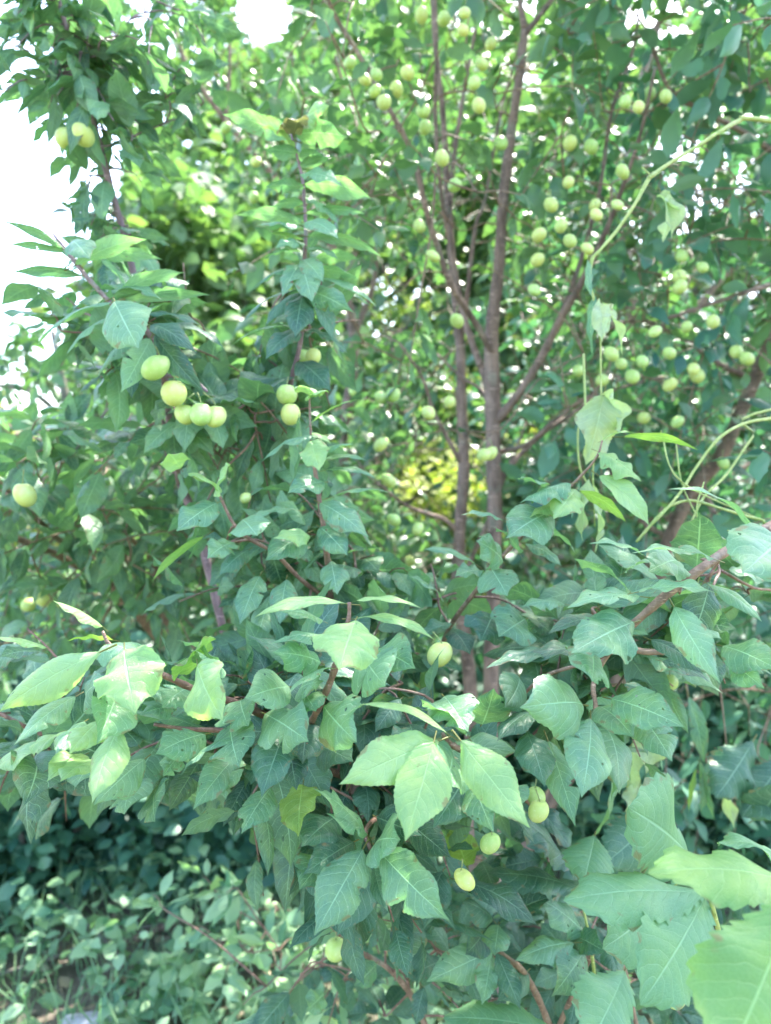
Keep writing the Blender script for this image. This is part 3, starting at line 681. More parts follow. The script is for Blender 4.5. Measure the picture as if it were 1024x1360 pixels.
# --- centre foreground shoot and rosettes
t, nd = bough('plum_branch', P(600, 1060, 1.0), 'nearest plum bough, middle foreground, with three bright lime leaves fanning from one bud', 'branch',
  ['600 1060 1.0 .005; 500 1040 .85 .0042; 430 1020 .72 .0038; 402 985 .66 .0034; 418 950 .62 .003; 436 912 .60 .0028; 447 880 .59 .0026; 455 850 .58 .0022; 463 822 .58 .0018; 464 800 .58 .0014',
   '720 1080 .95 .004; 680 1045 .75 .0034; 650 1012 .62 .003; 625 1000 .585 .0027; 604 992 .565 .0026; 592 982 .56 .0022; 588 974 .555 .0012',
   '600 1060 1.0 .003; 540 1080 .8 .0026; 505 1085 .68 .0022; 488 1098 .60 .002; 486 1112 .585 .0018; 492 1128 .58 .0016'], 'redtwig')
hero(t, '''
461 802 338 820 .58 .26 L u .9
466 800 560 808 .58 .2 L u .7
470 822 577 850 .58 .22 L u 1.0
472 824 450 890 .55 .86 L d .25
446 850 360 855 .58 .4 C u .9
428 824 370 812 .60 .5 C u .6
426 880 362 866 .60 .55 C f .6
442 888 380 928 .58 .36 C l .7
384 912 324 928 .60 .6 M f .5
478 866 512 912 .58 .85 C d .3
505 862 552 888 .60 .6 M f .5
352 948 410 985 .59 .75 M f .4
430 938 474 986 .59 .85 M d .4
395 920 430 905 .62 .5 C f .5
408 925 420 945 .61 .5 C f .5
384 988 394 1050 .62 .5 D d .4
410 960 402 1015 .63 .6 D f .5
420 990 470 1012 .64 .6 D f .5
400 1000 440 1075 .66 .5 D d .5
594 974 476 936 .55 .22 L u .9
582 984 450 1042 .54 .5 L f .6
576 986 538 1118 .53 .62 L d .35
612 984 704 1100 .53 .52 L d .5
600 998 588 1044 .57 .8 M d .4
620 976 556 928 .58 .62 C u .6
590 925 622 972 .60 .7 C f .6
632 1012 575 1100 .60 .72 D f .5
626 1018 656 1106 .585 .6 M l .6
655 1050 692 1078 .60 .7 M f .5
482 1128 417 1243 .57 .62 M d .4
505 1132 598 1223 .57 .64 M d .4
485 1106 415 1046 .58 .55 C u .5
488 1108 432 1080 .575 .4 C u .5
470 1118 402 1162 .60 .5 D f .5
435 1138 397 1182 .61 .62 M f .5
497 1122 532 1115 .59 .7 M f .5
498 1150 516 1212 .60 .25 D l .5
448 1085 400 1125 .62 .65 D f .6
500 1085 560 1110 .62 .6 D f .6
540 1090 600 1140 .64 .5 D f .6
560 985 520 985 .64 .6 D f .6
''', L0=.088)
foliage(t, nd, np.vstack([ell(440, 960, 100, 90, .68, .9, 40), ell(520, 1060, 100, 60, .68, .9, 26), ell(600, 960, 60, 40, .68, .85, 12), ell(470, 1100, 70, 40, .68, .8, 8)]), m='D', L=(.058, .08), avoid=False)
foliage(t, nd, np.vstack([ell(500, 880, 90, 60, .72, .95, 12), ell(390, 900, 60, 60, .72, .9, 10)]), L=(.06, .08), avoid=False)
for x, y, d, r, h in [(584, 869, .78, .013, (575, 840)), (562, 900, .98, .0135, (560, 870)), (715, 1077, .70, .0095, (712, 1050)), (712, 1058, .74, .009, (712, 1035)), (651, 1120, .66, .0092, (652, 1092)), (617, 1168, .62, .0086, (614, 1140))]: plum(t, P(x, y, d), r, P(h[0], h[1], d + .01))

# --- the bough at the right
t, nd = bough('plum_branch', P(1090, 660, .7), 'stout plum bough coming in from the right edge under a heap of broad toothed leaves', 'branch',
  ['2300 300 1.3 .012; 1700 420 1.0 .010; 1300 560 .82 .0075; 1090 660 .72 .0055; 1040 690 .68 .005; 1000 712 .66 .0047; 960 735 .65 .0044; 930 756 .64 .0042; 895 782 .64 .004; 860 812 .64 .0038; 825 845 .66 .0032; 800 880 .68 .0026; 788 910 .66 .0022; 791 938 .62 .002; 786 958 .6 .0012',
   '930 860 .66 .0028; 900 864 .64 .0028; 860 866 .64 .0026; 825 862 .65 .0024; 780 880 .68 .002; 720 900 .72 .0018; 680 940 .76 .0012'], 'twig')
hero(t, '''
812 928 909 966 .59 .6 M f .5
785 955 772 1060 .58 .6 M d .4
774 936 690 940 .59 .72 M f .9
796 938 842 980 .62 .6 M f .6
850 950 893 1012 .62 .58 M f .5
784 862 786 905 .60 .8 M d .4
842 826 758 868 .58 .62 M f .4
850 792 752 808 .59 .44 M u .6
836 785 762 742 .62 .62 M u .5
848 786 952 788 .58 .36 M u .7
940 775 1012 826 .60 .36 M u .7
895 806 957 908 .57 .42 M l .9
948 742 838 735 .60 .42 C u .6
855 738 782 722 .62 .34 M u .6
1000 708 886 650 .60 .26 M u 1.0
1040 715 985 762 .55 .8 M f .4
985 735 1005 768 .60 .5 M f .5
865 850 934 896 .59 .4 D u .9
880 878 942 906 .62 .4 D u .7
960 858 1034 890 .59 .55 M f .5
975 880 1016 915 .59 .4 M l .8
735 868 645 888 .62 .38 D u .7
790 868 690 882 .63 .32 D u .9
800 822 728 842 .62 .36 D u .7
910 830 960 850 .64 .4 M u .7
870 935 830 925 .66 .6 D f .6
640 962 656 914 .66 .7 M f .5
690 900 670 940 .66 .7 D d .5
714 944 660 985 .64 .5 D l .6
700 972 724 1045 .62 .55 D f .5
728 984 764 1098 .62 .42 M f .6
830 760 880 745 .66 .5 M u .7
900 745 860 760 .64 .6 M f .6
''', L0=.088)
foliage(t, nd, np.vstack([ell(800, 880, 120, 50, .7, .9, 34), ell(860, 800, 110, 35, .7, .88, 14), ell(700, 960, 80, 50, .72, .88, 18), ell(960, 800, 80, 50, .68, .85, 12)]), L=(.07, .09), avoid=False)
for x, y, d, r, h in [(748, 962, .565, .009, (760, 928)), (890, 906, .85, .009, (888, 880)), (808, 920, 1.0, .011, (806, 900))]: plum(t, P(x, y, d), r, P(h[0], h[1], d + .01))

# --- slim shoot crossing the trunks
t, nd = bough('plum_branch', P(585, 870, .95), 'slim brown shoot slanting up across the two trunks with pale chewed leaves', 'branch',
  ['575 890 .97 .0035; 598 832 .9 .003; 632 785 .86 .0028; 665 742 .84 .0025; 700 705 .82 .0023; 735 668 .8 .002; 768 636 .79 .0016; 792 608 .78 .0013; 800 585 .78 .001'], 'twig')
hero(t, '''
795 600 852 640 .78 .6 L u .5
796 632 862 698 .77 .36 L f .9
770 652 832 694 .79 .3 Y v .9
800 585 845 575 .78 .22 L u .8
828 580 928 598 .78 .16 Y v .8
758 642 690 668 .78 .62 C u .5
735 655 685 635 .79 .55 M u .5
732 680 672 715 .79 .66 M f .5
668 692 612 684 .81 .26 M u .8
716 702 764 736 .80 .26 M v 1.2
698 722 746 752 .81 .4 M u .8
668 745 632 718 .82 .6 M f .5
650 752 674 792 .82 .72 M d .4
642 760 604 766 .83 .42 M u .8
632 750 562 730 .84 .24 M u .9
655 815 638 852 .82 .8 D d .4
698 822 662 846 .80 .8 M f .4
750 802 692 806 .79 .4 M u .7
602 830 555 850 .86 .4 D u .9
600 835 625 870 .87 .5 D f .6
590 800 540 765 .88 .4 M u .9
745 668 700 690 .79 .5 L u .7
765 650 735 690 .79 .5 L f .6
690 735 655 700 .8 .5 M u .7
''', L0=.075, wk=1.3)
foliage(t, nd, np.vstack([ell(595, 820, 50, 35, .92, 1.05, 10), ell(720, 820, 60, 30, .88, 1.0, 8)]), L=(.05, .07), avoid=False)

# --- shrub at the lower right, in the shade
t, nd = bough('plum_shrub', P(720, 1420, .95), 'low plum bush with smooth blue-green leaves at the bottom, left of the creeper', 'shrub',
  ['760 1480 .98 .005; 735 1380 .92 .0045; 712 1320 .88 .004; 690 1285 .85 .0035; 662 1262 .84 .0028; 660 1232 .84 .002',
   '735 1380 .92 .0035; 770 1300 .88 .003; 790 1255 .86 .0028; 772 1242 .85 .002',
   '600 1480 1.0 .005; 560 1350 1.0 .004; 520 1290 .98 .0035; 470 1260 .98 .003; 440 1230 .98 .002',
   '880 1460 .9 .004; 850 1380 .9 .003; 830 1290 .88 .0026; 815 1250 .86 .002'], 'twig')
hero(t, '''
655 1262 566 1304 .82 .58 M f .6
660 1266 692 1342 .82 .5 D d .5
652 1266 640 1335 .83 .55 M d .5
662 1228 656 1270 .82 .62 M f .5
655 1222 612 1196 .83 .7 D u .6
664 1225 740 1190 .83 .5 D u .6
776 1240 704 1188 .84 .6 M u .6
762 1252 684 1276 .82 .62 M u .6
768 1245 806 1265 .84 .6 D f .6
775 1265 732 1324 .82 .66 M f .5
806 1250 824 1306 .83 .5 D d .4
822 1290 832 1348 .83 .45 D d .4
640 1240 618 1268 .84 .7 D f .6
620 1150 600 1092 .86 .5 Y d .5
640 1145 655 1180 .86 .6 D f .5
700 1290 660 1330 .86 .6 D f .5
430 1320 405 1345 .98 .6 M f .5
500 1280 470 1310 .96 .6 M f .5
450 1225 480 1215 .98 .6 M f .5
''', L0=.078)
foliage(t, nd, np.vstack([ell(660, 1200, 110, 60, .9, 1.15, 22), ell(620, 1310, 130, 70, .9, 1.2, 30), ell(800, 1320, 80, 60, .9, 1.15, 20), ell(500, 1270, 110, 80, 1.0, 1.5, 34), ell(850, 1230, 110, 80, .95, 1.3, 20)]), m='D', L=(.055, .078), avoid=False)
foliage(t, nd, np.vstack([ell(440, 1270, 110, 70, 1.1, 1.6, 34), ell(300, 1220, 110, 50, 1.4, 1.9, 22)]), m='herb', L=(.05, .075), nu=8, nv=4, avoid=False)
for x, y, d, r, h in [(446, 1261, .96, .0135, (446, 1235)), (896, 1322, .55, .0085, (893, 1290)), (533, 1275, 1.05, .0125, (533, 1240))]: plum(t, P(x, y, d), r, P(h[0], h[1], d + .01))

# ================================================================== CREEPER, LOWER RIGHT
t, nd = bough('creeper', P(960, 1500, .55), 'creeper at the bottom right corner with very large toothed leaflets spread like a hand', 'creeper',
  ['985 1500 .6 .004; 972 1330 .58 .003; 955 1240 .56 .0024; 944 1196 .55 .002', '1090 1210 .5 .002; 1050 1190 .5 .0018; 1000 1175 .52 .0014; 944 1192 .55 .0014',
   '800 1500 .85 .003; 790 1300 .85 .0025; 770 1180 .84 .002', '860 1240 .7 .002; 905 1160 .66 .0018; 910 1140 .65 .0014'], 'vine')
hero(t, '''
938 1188 748 1196 .56 .44 V u .4
915 1138 834 1072 .62 .62 V f .4
880 1205 800 1260 .70 .6 V f .5
936 1192 850 1335 .56 .55 V f .5
1075 1182 860 1160 .47 .40 G u .55
952 1192 1075 1200 .56 .34 V u .6
1052 1196 955 1430 .42 .62 G f .4
830 1290 775 1400 .78 .75 V f .4
745 1372 588 1352 .80 .5 V u .4
1035 1140 955 1120 .62 .5 V u .6
''', L0=.12, prof='c', sub='leaflet')
hero(t, '''
770 1170 686 1082 .84 .5 D u .4
768 1180 650 1160 .84 .48 D u .4
790 1110 775 1175 .80 .7 V f .4
880 1080 800 1150 .9 .6 D f .4
1000 985 950 1060 1.1 .7 D f .4
1040 1010 985 1085 1.1 .7 D f .4
1000 1090 1040 1040 1.1 .7 D f .4
700 1060 760 1130 .88 .5 D u .4
''', L0=.11, prof='c', sub='leaflet')

# ================================================================== CLIMBING VINE WITH WILTED LEAVES
t, nd = bough('climbing_vine', P(1100, 170, 1.05), 'pale yellow-green vine arching across the upper right, limp wilted leaves hanging from it', 'vine',
  ['2400 60 1.9 .005; 1700 150 1.4 .004; 1300 190 1.15 .0034; 1100 175 1.05 .003; 1030 162 1.03 .003; 990 157 1.02 .0042; 982 160 1.02 .004; 960 172 1.0 .0031; 925 195 .99 .0031; 892 215 .98 .003; 868 232 .97 .0038; 860 240 .97 .0035; 845 268 .96 .0028; 820 305 .96 .0027; 797 332 .95 .0026; 786 346 .95 .0034; 783 378 .95 .0022; 790 402 .95 .0026; 797 450 .95 .0018; 798 510 .95 .0016; 799 560 .95 .0014; 788 620 .95 .0012; 790 700 .95 .001',
   '775 470 1.0 .002; 777 560 .98 .002; 768 570 .98 .0018; 770 620 .97 .0018; 786 652 .97 .0014', '866 234 .97 .0016; 852 222 .97 .001', '1010 690 1.0 .001; 905 640 .9 .0012; 880 580 .92 .0012; 878 572 .92 .001'], 'vine')
hero(t, '''
884 254 880 322 1.0 .42 W R .5
878 256 892 318 1.0 .3 W d .7
790 392 788 478 .95 .3 M L .5
798 400 826 472 .95 .2 W R .6
796 400 800 455 .94 .25 W d .4
802 525 778 618 .93 .42 W d .5
800 524 822 575 .94 .4 W R .5
782 636 774 720 .95 .3 W L .5
786 640 790 735 .96 .28 W R .5
770 640 760 690 .97 .25 M L .5
780 345 786 395 .95 .2 M L .4
''', L0=.07)
t, nd = bough('climbing_vine', P(1100, 540, 1.0), 'thin tan and green vine stems looping in from the right edge above the stout bough', 'vine',
  ['2300 480 1.8 .005; 1600 520 1.3 .0035; 1100 545 1.0 .0026; 1030 555 .97 .0026; 990 562 .95 .0025; 955 582 .93 .0025; 925 620 .92 .0023; 905 652 .91 .0023; 880 682 .9 .0022; 862 700 .9 .0024; 845 720 .9 .002',
   '2200 700 1.6 .004; 1500 720 1.2 .003; 1080 700 .95 .0024; 1010 690 .93 .0022; 960 676 .92 .0022; 920 665 .92 .0022; 890 672 .91 .0022; 865 695 .9 .0022',
   '2200 420 1.8 .004; 1500 470 1.3 .003; 1040 540 1.05 .0022; 1000 580 1.03 .0022; 965 630 1.0 .0022; 935 660 .98 .002; 915 700 .97 .0016',
   '1000 735 .92 .0016; 950 720 .91 .0016; 900 710 .9 .0014',
   '935 640 .8 .001; 925 680 .8 .001; 940 720 .8 .001; 925 780 .8 .0008', '898 590 .93 .0012; 905 640 .92 .0012; 925 685 .91 .0012; 945 725 .9 .001'], 'vine')
t, nd = bough('climbing_vine', P(900, 880, 1.25), 'limp wilted vine leaves hanging in a curtain beneath the stout right-hand bough', 'vine',
  ['930 820 1.2 .002; 912 880 1.2 .002; 915 930 1.2 .0016; 935 980 1.2 .0014; 940 1060 1.2 .001', '850 900 1.1 .002; 842 960 1.1 .0016; 846 1040 1.1 .001', '955 900 1.25 .0015; 965 1000 1.25 .001; 962 1080 1.25 .001'], 'twig')
hero(t, '''
915 925 935 1015 1.18 .3 M d .5
930 1010 950 1090 1.2 .3 M L .6
936 1020 975 1100 1.2 .22 W R .6
940 1010 930 1080 1.2 .25 M d .5
862 960 858 1028 1.05 .5 W d .5
846 985 838 1055 1.08 .4 W L .5
848 1040 830 1100 1.08 .4 W d .5
866 970 880 1030 1.06 .25 M R .5
852 1050 858 1120 1.06 .25 W R .5
925 1020 915 1080 1.2 .2 Y L .5
955 1000 985 1060 1.22 .2 M R .5
''', L0=.08)

# ================================================================== PLUM BUSHES, LEFT MIDDLE DISTANCE
def bush(name, label, cat, stems, regs, m, mtw='twig', plums=(), L=(.05, .08), gaps=False, **k):
    loc = pl(stems[0][1])[0][0]; t = thing(name, (loc[0], loc[1], 0), label, cat); nd = []
    for nm, tx in stems:
        p, r = pl(tx); mb = MB(); q, _ = tube(mb, p, r, 8, 5, .06); mb.build(nm, M[mtw], t); nd.append(q)
    nd = np.vstack(nd); lm, tm = MB(), MB(); regs = np.vstack(regs); regs = regs[rng.random(len(regs)) < 1.]; sprays(lm, tm, regs, nd, L=L, use_gaps=gaps, avoid=False, **k)
    lm.build('crown', M[m], t); tm.build('twigs', M[mtw], t)
    for x, y, d, r in plums: plum(t, P(x, y, d), r)
    return t
bush('plum_tree', 'bushy plum tree at the left with shining leaves and one plum by the edge', 'fruit tree',
     [('trunk', '480 1350 2.2 .022; 400 1080 2.05 .02; 300 930 1.9 .018; 235 870 1.85 .016; 205 840 1.8 .014; 170 800 1.72 .012; 130 765 1.66 .01; 60 730 1.55 .008; -20 700 1.45 .005'),
      ('branch', '240 885 1.86 .011; 220 820 1.82 .01; 185 770 1.8 .009; 150 720 1.78 .007; 100 690 1.7 .005'),
      ('branch', '250 800 1.85 .008; 200 745 1.7 .007; 160 700 1.6 .006; 130 680 1.55 .005; 90 660 1.5 .004'),
      ('branch', '130 765 1.66 .007; 60 700 1.45 .006; 10 650 1.35 .005; -30 620 1.3 .004')],
     [ell(150, 690, 170, 90, 1.35, 1.9, 70), ell(20, 640, 70, 80, 1.2, 1.6, 26), ell(60, 800, 140, 60, 1.6, 2.2, 34), ell(280, 780, 100, 80, 1.5, 2.0, 30), ell(330, 640, 100, 70, 1.4, 1.9, 30)],
     'fill', plums=[(33, 657, .98, .015), (145, 757, 1.5, .014), (57, 796, 1.6, .0155), (38, 803, 1.62, .0155), (86, 790, 1.64, .0145), (72, 803, 1.66, .0145), (214, 843, 1.6, .012), (306, 584, 1.7, .013)], L=(.055, .085), nu=8)
bush('plum_tree', 'half-hidden plum tree in the left background, its knotty stem against a pale gap', 'fruit tree',
     [('trunk', '120 1150 3.2 .04; 110 900 3.1 .035; 100 760 3.0 .028; 98 640 3.0 .022; 90 560 3.0 .018; 82 500 3.0 .014; 70 440 3.0 .01'),
      ('branch', '90 560 3.0 .012; 40 520 2.9 .01; -20 510 2.8 .008'), ('branch', '98 640 3.0 .013; 160 560 3.0 .01; 200 500 3.0 .007')],
     [ell(80, 480, 90, 35, 2.6, 3.3, 30), ell(60, 600, 120, 50, 2.6, 3.4, 60), ell(200, 600, 120, 80, 2.6, 3.6, 70), ell(330, 720, 160, 130, 2.4, 3.6, 90)],
     'mid', mtw='grey', plums=[(180, 598, 2.2, .016), (197, 612, 2.2, .016), (47, 410, 2.0, .016)], L=(.06, .09), nu=4, nv=4)
bush('plum_tree', 'plum tree in the middle background, its crown left of the two slim trunks', 'fruit tree',
     [('trunk', '470 1150 3.0 .04; 480 900 2.9 .035; 470 760 2.8 .028; 455 600 2.8 .022; 470 450 2.8 .018; 430 300 2.8 .015; 370 240 2.8 .013; 300 160 2.75 .011; 245 80 2.7 .009; 225 0 2.7 .006'),
      ('branch', '470 450 2.8 .012; 500 350 2.8 .01; 480 200 2.7 .008; 440 60 2.6 .006'), ('branch', '300 160 2.75 .007; 305 80 2.75 .006; 302 -20 2.75 .005')],
     [ell(480, 620, 90, 200, 2.4, 3.2, 80), ell(300, 60, 130, 130, 2.4, 3.2, 70), ell(420, 200, 110, 120, 2.4, 3.3, 45), ell(510, 300, 70, 200, 2.4, 3.2, 50), ell(450, 800, 120, 60, 2.4, 3.2, 30)],
     'mid', mtw='bark', plums=[(x, y, 2.2, .016) for x, y in [(310, 40), (295, 92), (220, 85), (212, 88), (245, 112), (340, 215), (337, 262), (300, 170), (460, 240), (375, 180), (510, 590), (545, 745), (480, 560), (470, 520), (530, 610)]],
     L=(.06, .09), nu=4, nv=4, gaps=True)
bush('plum_tree', 'plum tree in the right background, shaded and dense under the sky gaps', 'fruit tree',
     [('trunk', '760 1250 3.5 .04; 840 900 3.3 .036; 870 700 3.2 .034; 850 500 3.1 .028; 830 300 3.0 .022; 850 120 3.0 .016; 900 -50 3.0 .01'),
      ('branch', '850 500 3.1 .016; 950 380 3.0 .012; 1030 280 2.9 .009'), ('branch', '870 700 3.2 .016; 990 620 3.1 .012; 1080 560 3.0 .009'), ('branch', '850 520 3.1 .014; 760 460 3.1 .011; 700 380 3.1 .008')],
     [ell(900, 550, 220, 170, 2.7, 3.8, 140), ell(900, 240, 200, 150, 2.7, 3.8, 60), ell(900, 900, 200, 160, 2.7, 3.8, 110), ell(740, 480, 110, 150, 2.6, 3.6, 50), ell(700, 850, 120, 80, 2.8, 3.8, 30)],
     'hedge', mtw='bark', L=(.06, .1), nu=4, nv=4, gaps=True)

# ================================================================== TREES BEHIND
def back_tree(px, dist, h, crx, crz, n, label, m, seed, Ls=(.10, .17), z0=.1, group='broadleaf trees behind the plum trees', gaps=True, clump=.28):
    n = int(n * 1.8); r_ = np.random.default_rng(seed); x = (px - 512) / FPX * dist; t = thing('broadleaf_tree', (x, dist, 0), label, 'tree', group)
    mb = MB(); top = h * .8; pts = [(x + r_.normal(0, .03) * k, dist + r_.normal(0, .05) * k, top * k / 6) for k in range(7)]; rr = np.linspace(.09, .02, 7) * h / 5; q, _ = tube(mb, pts, rr, 9, 4, .04); mb.build('trunk', M['grey'], t)
    ends = []; mb = MB()
    nl = 26
    for i in range(nl):
        z = h * (z0 + (.93 - z0) * (i + .5) / nl); a = i * 2.4 + r_.uniform(-.4, .4); f = math.sqrt(max(.05, 1 - ((z / h - (.5 + z0 * .5)) / (.52)) ** 2)); R0 = crx * f * r_.uniform(.6, 1.05)
        s = np.array([x, dist, max(.2, z * .75)]); e = np.array([x + math.cos(a) * R0, dist + math.sin(a) * R0, z]); m_ = (s + e) / 2 + np.array([0, 0, -.05 * R0]) + r_.normal(0, .08, 3)
        tube(mb, [s, m_, e], [.03 * h / 5, .018 * h / 5, .006], 5, 3, .05); ends += [e, m_ * .4 + e * .6, m_, e * .8 + m_ * .2 + r_.normal(0, .2, 3)]
    mb.build('limbs', M['grey'], t)
    ends = np.array(ends); c = ends[r_.integers(0, len(ends), n // 14)] + r_.normal(0, clump * crx * .55, (n // 14, 3)) * [1, 1, .7]
    B = (c[:, None] + r_.normal(0, .11, (len(c), 14, 3))).reshape(-1, 3); n = len(B)
    dv = unit(r_.normal(0, 1, (n, 3)) * [1, 1, .35] + [0, 0, -.35]); nz = np.array([0, 0, 1.]) + r_.normal(0, .5, (n, 3))
    k = np.ones(n, bool)
    if m != 'sunny':
        px_, py_, _ = proj(B)
        for gx, gy, rx, ry, kp in [(480, 405, 110, 50, .1), (585, 640, 70, 65, .05), (330, 480, 60, 30, .4), (700, 420, 40, 40, .4), (760, 760, 40, 40, .3)]: k &= ~((((px_ - gx) / rx) ** 2 + ((py_ - gy) / ry) ** 2 < 1) & (r_.random(n) > kp))
    k &= keep_mask(B, gaps, False, True) & (B[:, 2] > .05); B, dv, nz = B[k], dv[k], nz[k]; n = len(B); Lx = r_.uniform(*Ls, n)
    lm = MB(); leaves(lm, B, dv, nz, Lx, Lx * .55, r_.uniform(.3, 1, n), r_.uniform(.1, .5, n), .2, .0, 0., 3, 2, petiole=0, R_=r_); lm.build('crown', M[m], t)
GAPS_T = GAPS
back_tree(300, 5.2, 3.5, 1.25, 1.8, 15000, 'soft pale-green broadleaf tree behind the red-tipped shoot, left of centre', 'far', 11)
back_tree(290, 8.5, 6.2, 1.5, 2.0, 14000, 'tall broadleaf tree at the upper left, its crown edge touching the white sky', 'far', 12)
back_tree(470, 7.5, 6.6, 1.8, 2.0, 15000, 'tall broadleaf tree seen between the red-tipped shoot and the two trunks', 'far', 13, z0=.05)

back_tree(860, 7.0, 5.6, 1.8, 2.0, 12000, 'broadleaf tree behind the stout right-hand bough under the sky gaps', 'far', 15)
back_tree(1040, 8.5, 7.4, 2.0, 2.0, 12000, 'broadleaf tree farthest to the right, cut by the frame edge', 'far', 16)
back_tree(540, 26, 20, 7.2, 2.0, 15000, 'far tall tree filling the view high behind the two trunks', 'far', 20, Ls=(.35, .55), z0=.02, clump=.35)
back_tree(960, 27, 20, 7.5, 2.0, 15000, 'far tall tree behind the arching pale vine at the upper right', 'far', 21, Ls=(.35, .55), z0=.02, clump=.35)
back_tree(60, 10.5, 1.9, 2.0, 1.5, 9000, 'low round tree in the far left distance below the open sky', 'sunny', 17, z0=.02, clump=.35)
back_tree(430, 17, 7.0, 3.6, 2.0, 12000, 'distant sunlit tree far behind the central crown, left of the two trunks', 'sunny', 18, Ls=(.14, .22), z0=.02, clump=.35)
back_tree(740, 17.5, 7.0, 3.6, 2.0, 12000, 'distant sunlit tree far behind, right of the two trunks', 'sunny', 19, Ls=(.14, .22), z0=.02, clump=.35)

# ================================================================== UNDERGROWTH
def shrub(px, dist, h, rx, n, label, m, seed, Ls=(.05, .09)):
    r_ = np.random.default_rng(seed); x = (px - 512) / FPX * dist; t = thing('shrub', (x, dist, 0), label, 'shrub', 'dark shrubs of the undergrowth'); mb = MB()
    nd = []
    for i in range(14):
        a = r_.uniform(0, 6.28); e = np.array([x + math.cos(a) * rx * r_.uniform(.3, .9), dist + math.sin(a) * rx * .7 * r_.uniform(.2, .9), h * r_.uniform(.5, 1)]); s = np.array([x, dist, 0.]) + r_.normal(0, .08, 3) * [1, 1, 0]
        q, _ = tube(mb, [s, (s + e) / 2 + [0, 0, .15 * h], e], [.012, .008, .004], 5, 4, .05); nd.append(q)
    mb.build('stems', M['grey'], t); nd = np.vstack(nd); c = nd[r_.integers(0, len(nd), n)] + r_.normal(0, .14, (n, 3)); c = c[c[:, 2] > .03]; n = len(c)
    dv = unit(r_.normal(0, 1, (n, 3)) * [1, 1, .4] + [0, -.3, -.3]); Lx = r_.uniform(*Ls, n); lm = MB()
    leaves(lm, c, dv, np.array([0, -.3, 1.]) + r_.normal(0, .4, (n, 3)), Lx, Lx * .6, r_.uniform(.3, 1, n), r_.uniform(.1, .5, n), .2, .03, 0., 4, 2, petiole=0, R_=r_); lm.build('foliage', M[m], t)
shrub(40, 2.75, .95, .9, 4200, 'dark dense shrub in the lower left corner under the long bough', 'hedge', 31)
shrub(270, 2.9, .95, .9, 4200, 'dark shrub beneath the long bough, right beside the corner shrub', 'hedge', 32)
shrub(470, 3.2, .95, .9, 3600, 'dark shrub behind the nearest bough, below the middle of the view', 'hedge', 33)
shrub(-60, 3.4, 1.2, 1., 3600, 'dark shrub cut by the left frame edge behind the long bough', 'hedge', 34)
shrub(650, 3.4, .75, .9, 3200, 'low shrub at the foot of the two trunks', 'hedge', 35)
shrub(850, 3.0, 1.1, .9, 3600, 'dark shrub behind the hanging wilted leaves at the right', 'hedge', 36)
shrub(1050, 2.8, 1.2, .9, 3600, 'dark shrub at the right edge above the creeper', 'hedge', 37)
shrub(150, 4.8, 1.3, 1.2, 4200, 'paler shrub behind the dark ones at the left', 'mid', 38)
shrub(420, 5.4, 1.4, 1.3, 4200, 'paler shrub in the middle behind the dark ones', 'mid', 39)
shrub(720, 5.6, 1.3, 1.3, 4200, 'paler shrub behind the two trunks', 'far', 40)

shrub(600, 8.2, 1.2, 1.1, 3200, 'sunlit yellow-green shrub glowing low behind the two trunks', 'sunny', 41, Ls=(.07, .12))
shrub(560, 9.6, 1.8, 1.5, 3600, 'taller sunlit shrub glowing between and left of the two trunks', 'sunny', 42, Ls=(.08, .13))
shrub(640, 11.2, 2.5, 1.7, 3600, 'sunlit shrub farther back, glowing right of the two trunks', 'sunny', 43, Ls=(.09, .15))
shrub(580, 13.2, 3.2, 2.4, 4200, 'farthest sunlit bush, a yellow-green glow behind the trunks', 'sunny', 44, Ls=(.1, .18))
r_ = np.random.default_rng(50)
def scatter(n, x0, x1, y0, y1): 
    p = np.stack([r_.uniform(x0, x1, n), r_.uniform(y0, y1, n), np.zeros(n)], 1); p[:, 2] = gz(p[:, 0], p[:, 1]); return p
c = scatter(1500, -3.2, 2.6, 1.6, 5); d = r_.integers(8, 16, len(c)); B = np.repeat(c, d, 0); n = len(B); hh = r_.uniform(.02, .12, n) + np.repeat(r_.random(len(c)) ** 3 * .28, d, 0) * r_.random(n); B[:, 2] += hh; B[:, :2] += r_.normal(0, .05, (n, 2))
lm = MB(); Lx = r_.uniform(.03, .075, n); leaves(lm, B, unit(r_.normal(0, 1, (n, 3)) * [1, 1, .3] + [0, 0, -.1]), np.array([0, -.15, 1.]) + r_.normal(0, .35, (n, 3)), Lx, Lx * .6, r_.uniform(.2, .9, n), .3, .2, .03, 0., 4, 2, petiole=0, R_=r_)
st = c[::1]; 
for s_ in st[:300]: tube(lm, [s_, s_ + [r_.normal(0, .03), r_.normal(0, .03), .14], s_ + [r_.normal(0, .06), r_.normal(0, .06), .27]], [.002, .0016, .001], 4, 2, 0)
lm.build('ground_cover', M['herb']); tag(bpy.data.objects['ground_cover'], 'low leafy weeds spread over the ground', 'ground cover', kind='stuff')
c = scatter(5200, -3., 2.4, 1.5, 5.5); c[:, 2] += .006 + r_.random(len(c)) * .012; n = len(c); lm = MB(); Lx = r_.uniform(.02, .06, n)
leaves(lm, c, unit(r_.normal(0, 1, (n, 3)) * [1, 1, .15]), np.array([0, 0, 1.]) + r_.normal(0, .25, (n, 3)), Lx, Lx * .6, r_.uniform(.2, 1.4, n), .3, .3, .05, 0., 4, 2, petiole=0, R_=r_)
tag(lm.build('leaf_litter', M['litter']), 'dry fallen leaves lying on the soil', 'leaf litter', kind='stuff')
c = scatter(16000, -3.5, 3, 1.5, 6.0); n = len(c); lm = MB()
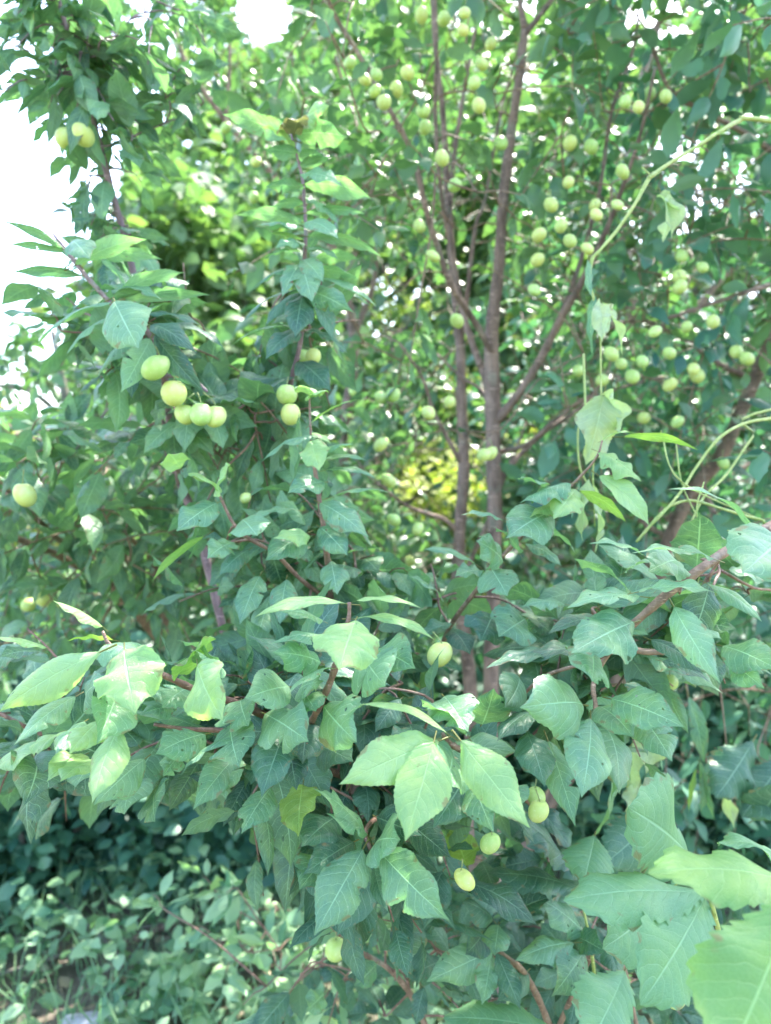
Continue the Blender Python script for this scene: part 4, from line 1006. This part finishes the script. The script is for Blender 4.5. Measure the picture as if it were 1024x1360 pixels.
dv = unit(r_.normal(0, .35, (n, 3)) + [0, 0, 1.]); Lx = r_.uniform(.06, .30, n); leaves(lm, c, dv, r_.normal(0, 1, (n, 3)), Lx, .005, r_.uniform(.3, 1.6, n), .3, 0, 0, 0., 4, 2, petiole=0, R_=r_)
tag(lm.build('grass', M['herb']), 'thin grass blades among the weeds', 'grass', kind='stuff')
def ground_stick(pts, rad, label, m='grey'):
    p = []
    for x, y in pts:
        v = P(x, y, 1) - CAM; k = -(CAMZ - .06) / v[2]; p.append(CAM + v * k)
    mb = MB(); tube(mb, p, rad, 7, 5, .08); o = mb.build('fallen_branch', M[m], None, origin=p[0]); tag(o, label, 'stick', 'fallen branches on the ground')
ground_stick([(-40, 1305), (60, 1275), (160, 1238), (260, 1222)], [.006, .006, .005, .003], 'long pale dry stem lying along the ground in the lower left')
ground_stick([(150, 1260), (220, 1230), (290, 1215), (360, 1222)], [.012, .011, .009, .005], 'grey crooked fallen branch lying on the weeds at the lower left', 'bark')
ground_stick([(60, 1180), (120, 1230), (170, 1280)], [.004, .004, .003], 'thin stick lying across the long pale dry stem')
def rock(x, y, s, label, seed):
    rr = np.random.default_rng(seed); v = P(x, y, 1) - CAM; k = -(CAMZ - .03) / v[2]; c = CAM + v * k
    bm_v = []; nu, nv = 12, 16; mb = MB(); T, H = np.meshgrid(np.linspace(0, math.pi, nu + 1), np.linspace(0, 2 * np.pi, nv, endpoint=False), indexing='ij')
    r = s * (1 + .12 * np.sin(3 * H + seed) * np.sin(T) + .1 * np.sin(2 * T + H * 2)) + rr.normal(0, s * .03, T.shape) * np.sin(T)
    V = np.stack([r * np.sin(T) * np.cos(H) * 1.3, r * np.sin(T) * np.sin(H), r * np.cos(T) * .5], -1) + c; gi = np.arange(V[..., 0].size).reshape(nu + 1, nv); g2 = np.roll(gi, -1, 1)
    mb.add(V, np.stack([gi[:-1], gi[1:], g2[1:], g2[:-1]], -1)); o = mb.build('stone', M['stone'], None, smooth=False, origin=c); tag(o, label, 'stone', 'pale stones on the ground')
rock(112, 1362, .05, 'pale flat stone at the bottom left edge of the view', 5)
rock(150, 1352, .03, 'smaller pale stone just right of the flat one', 6)
print('faces', sum(len(m_.polygons) for m_ in bpy.data.meshes))
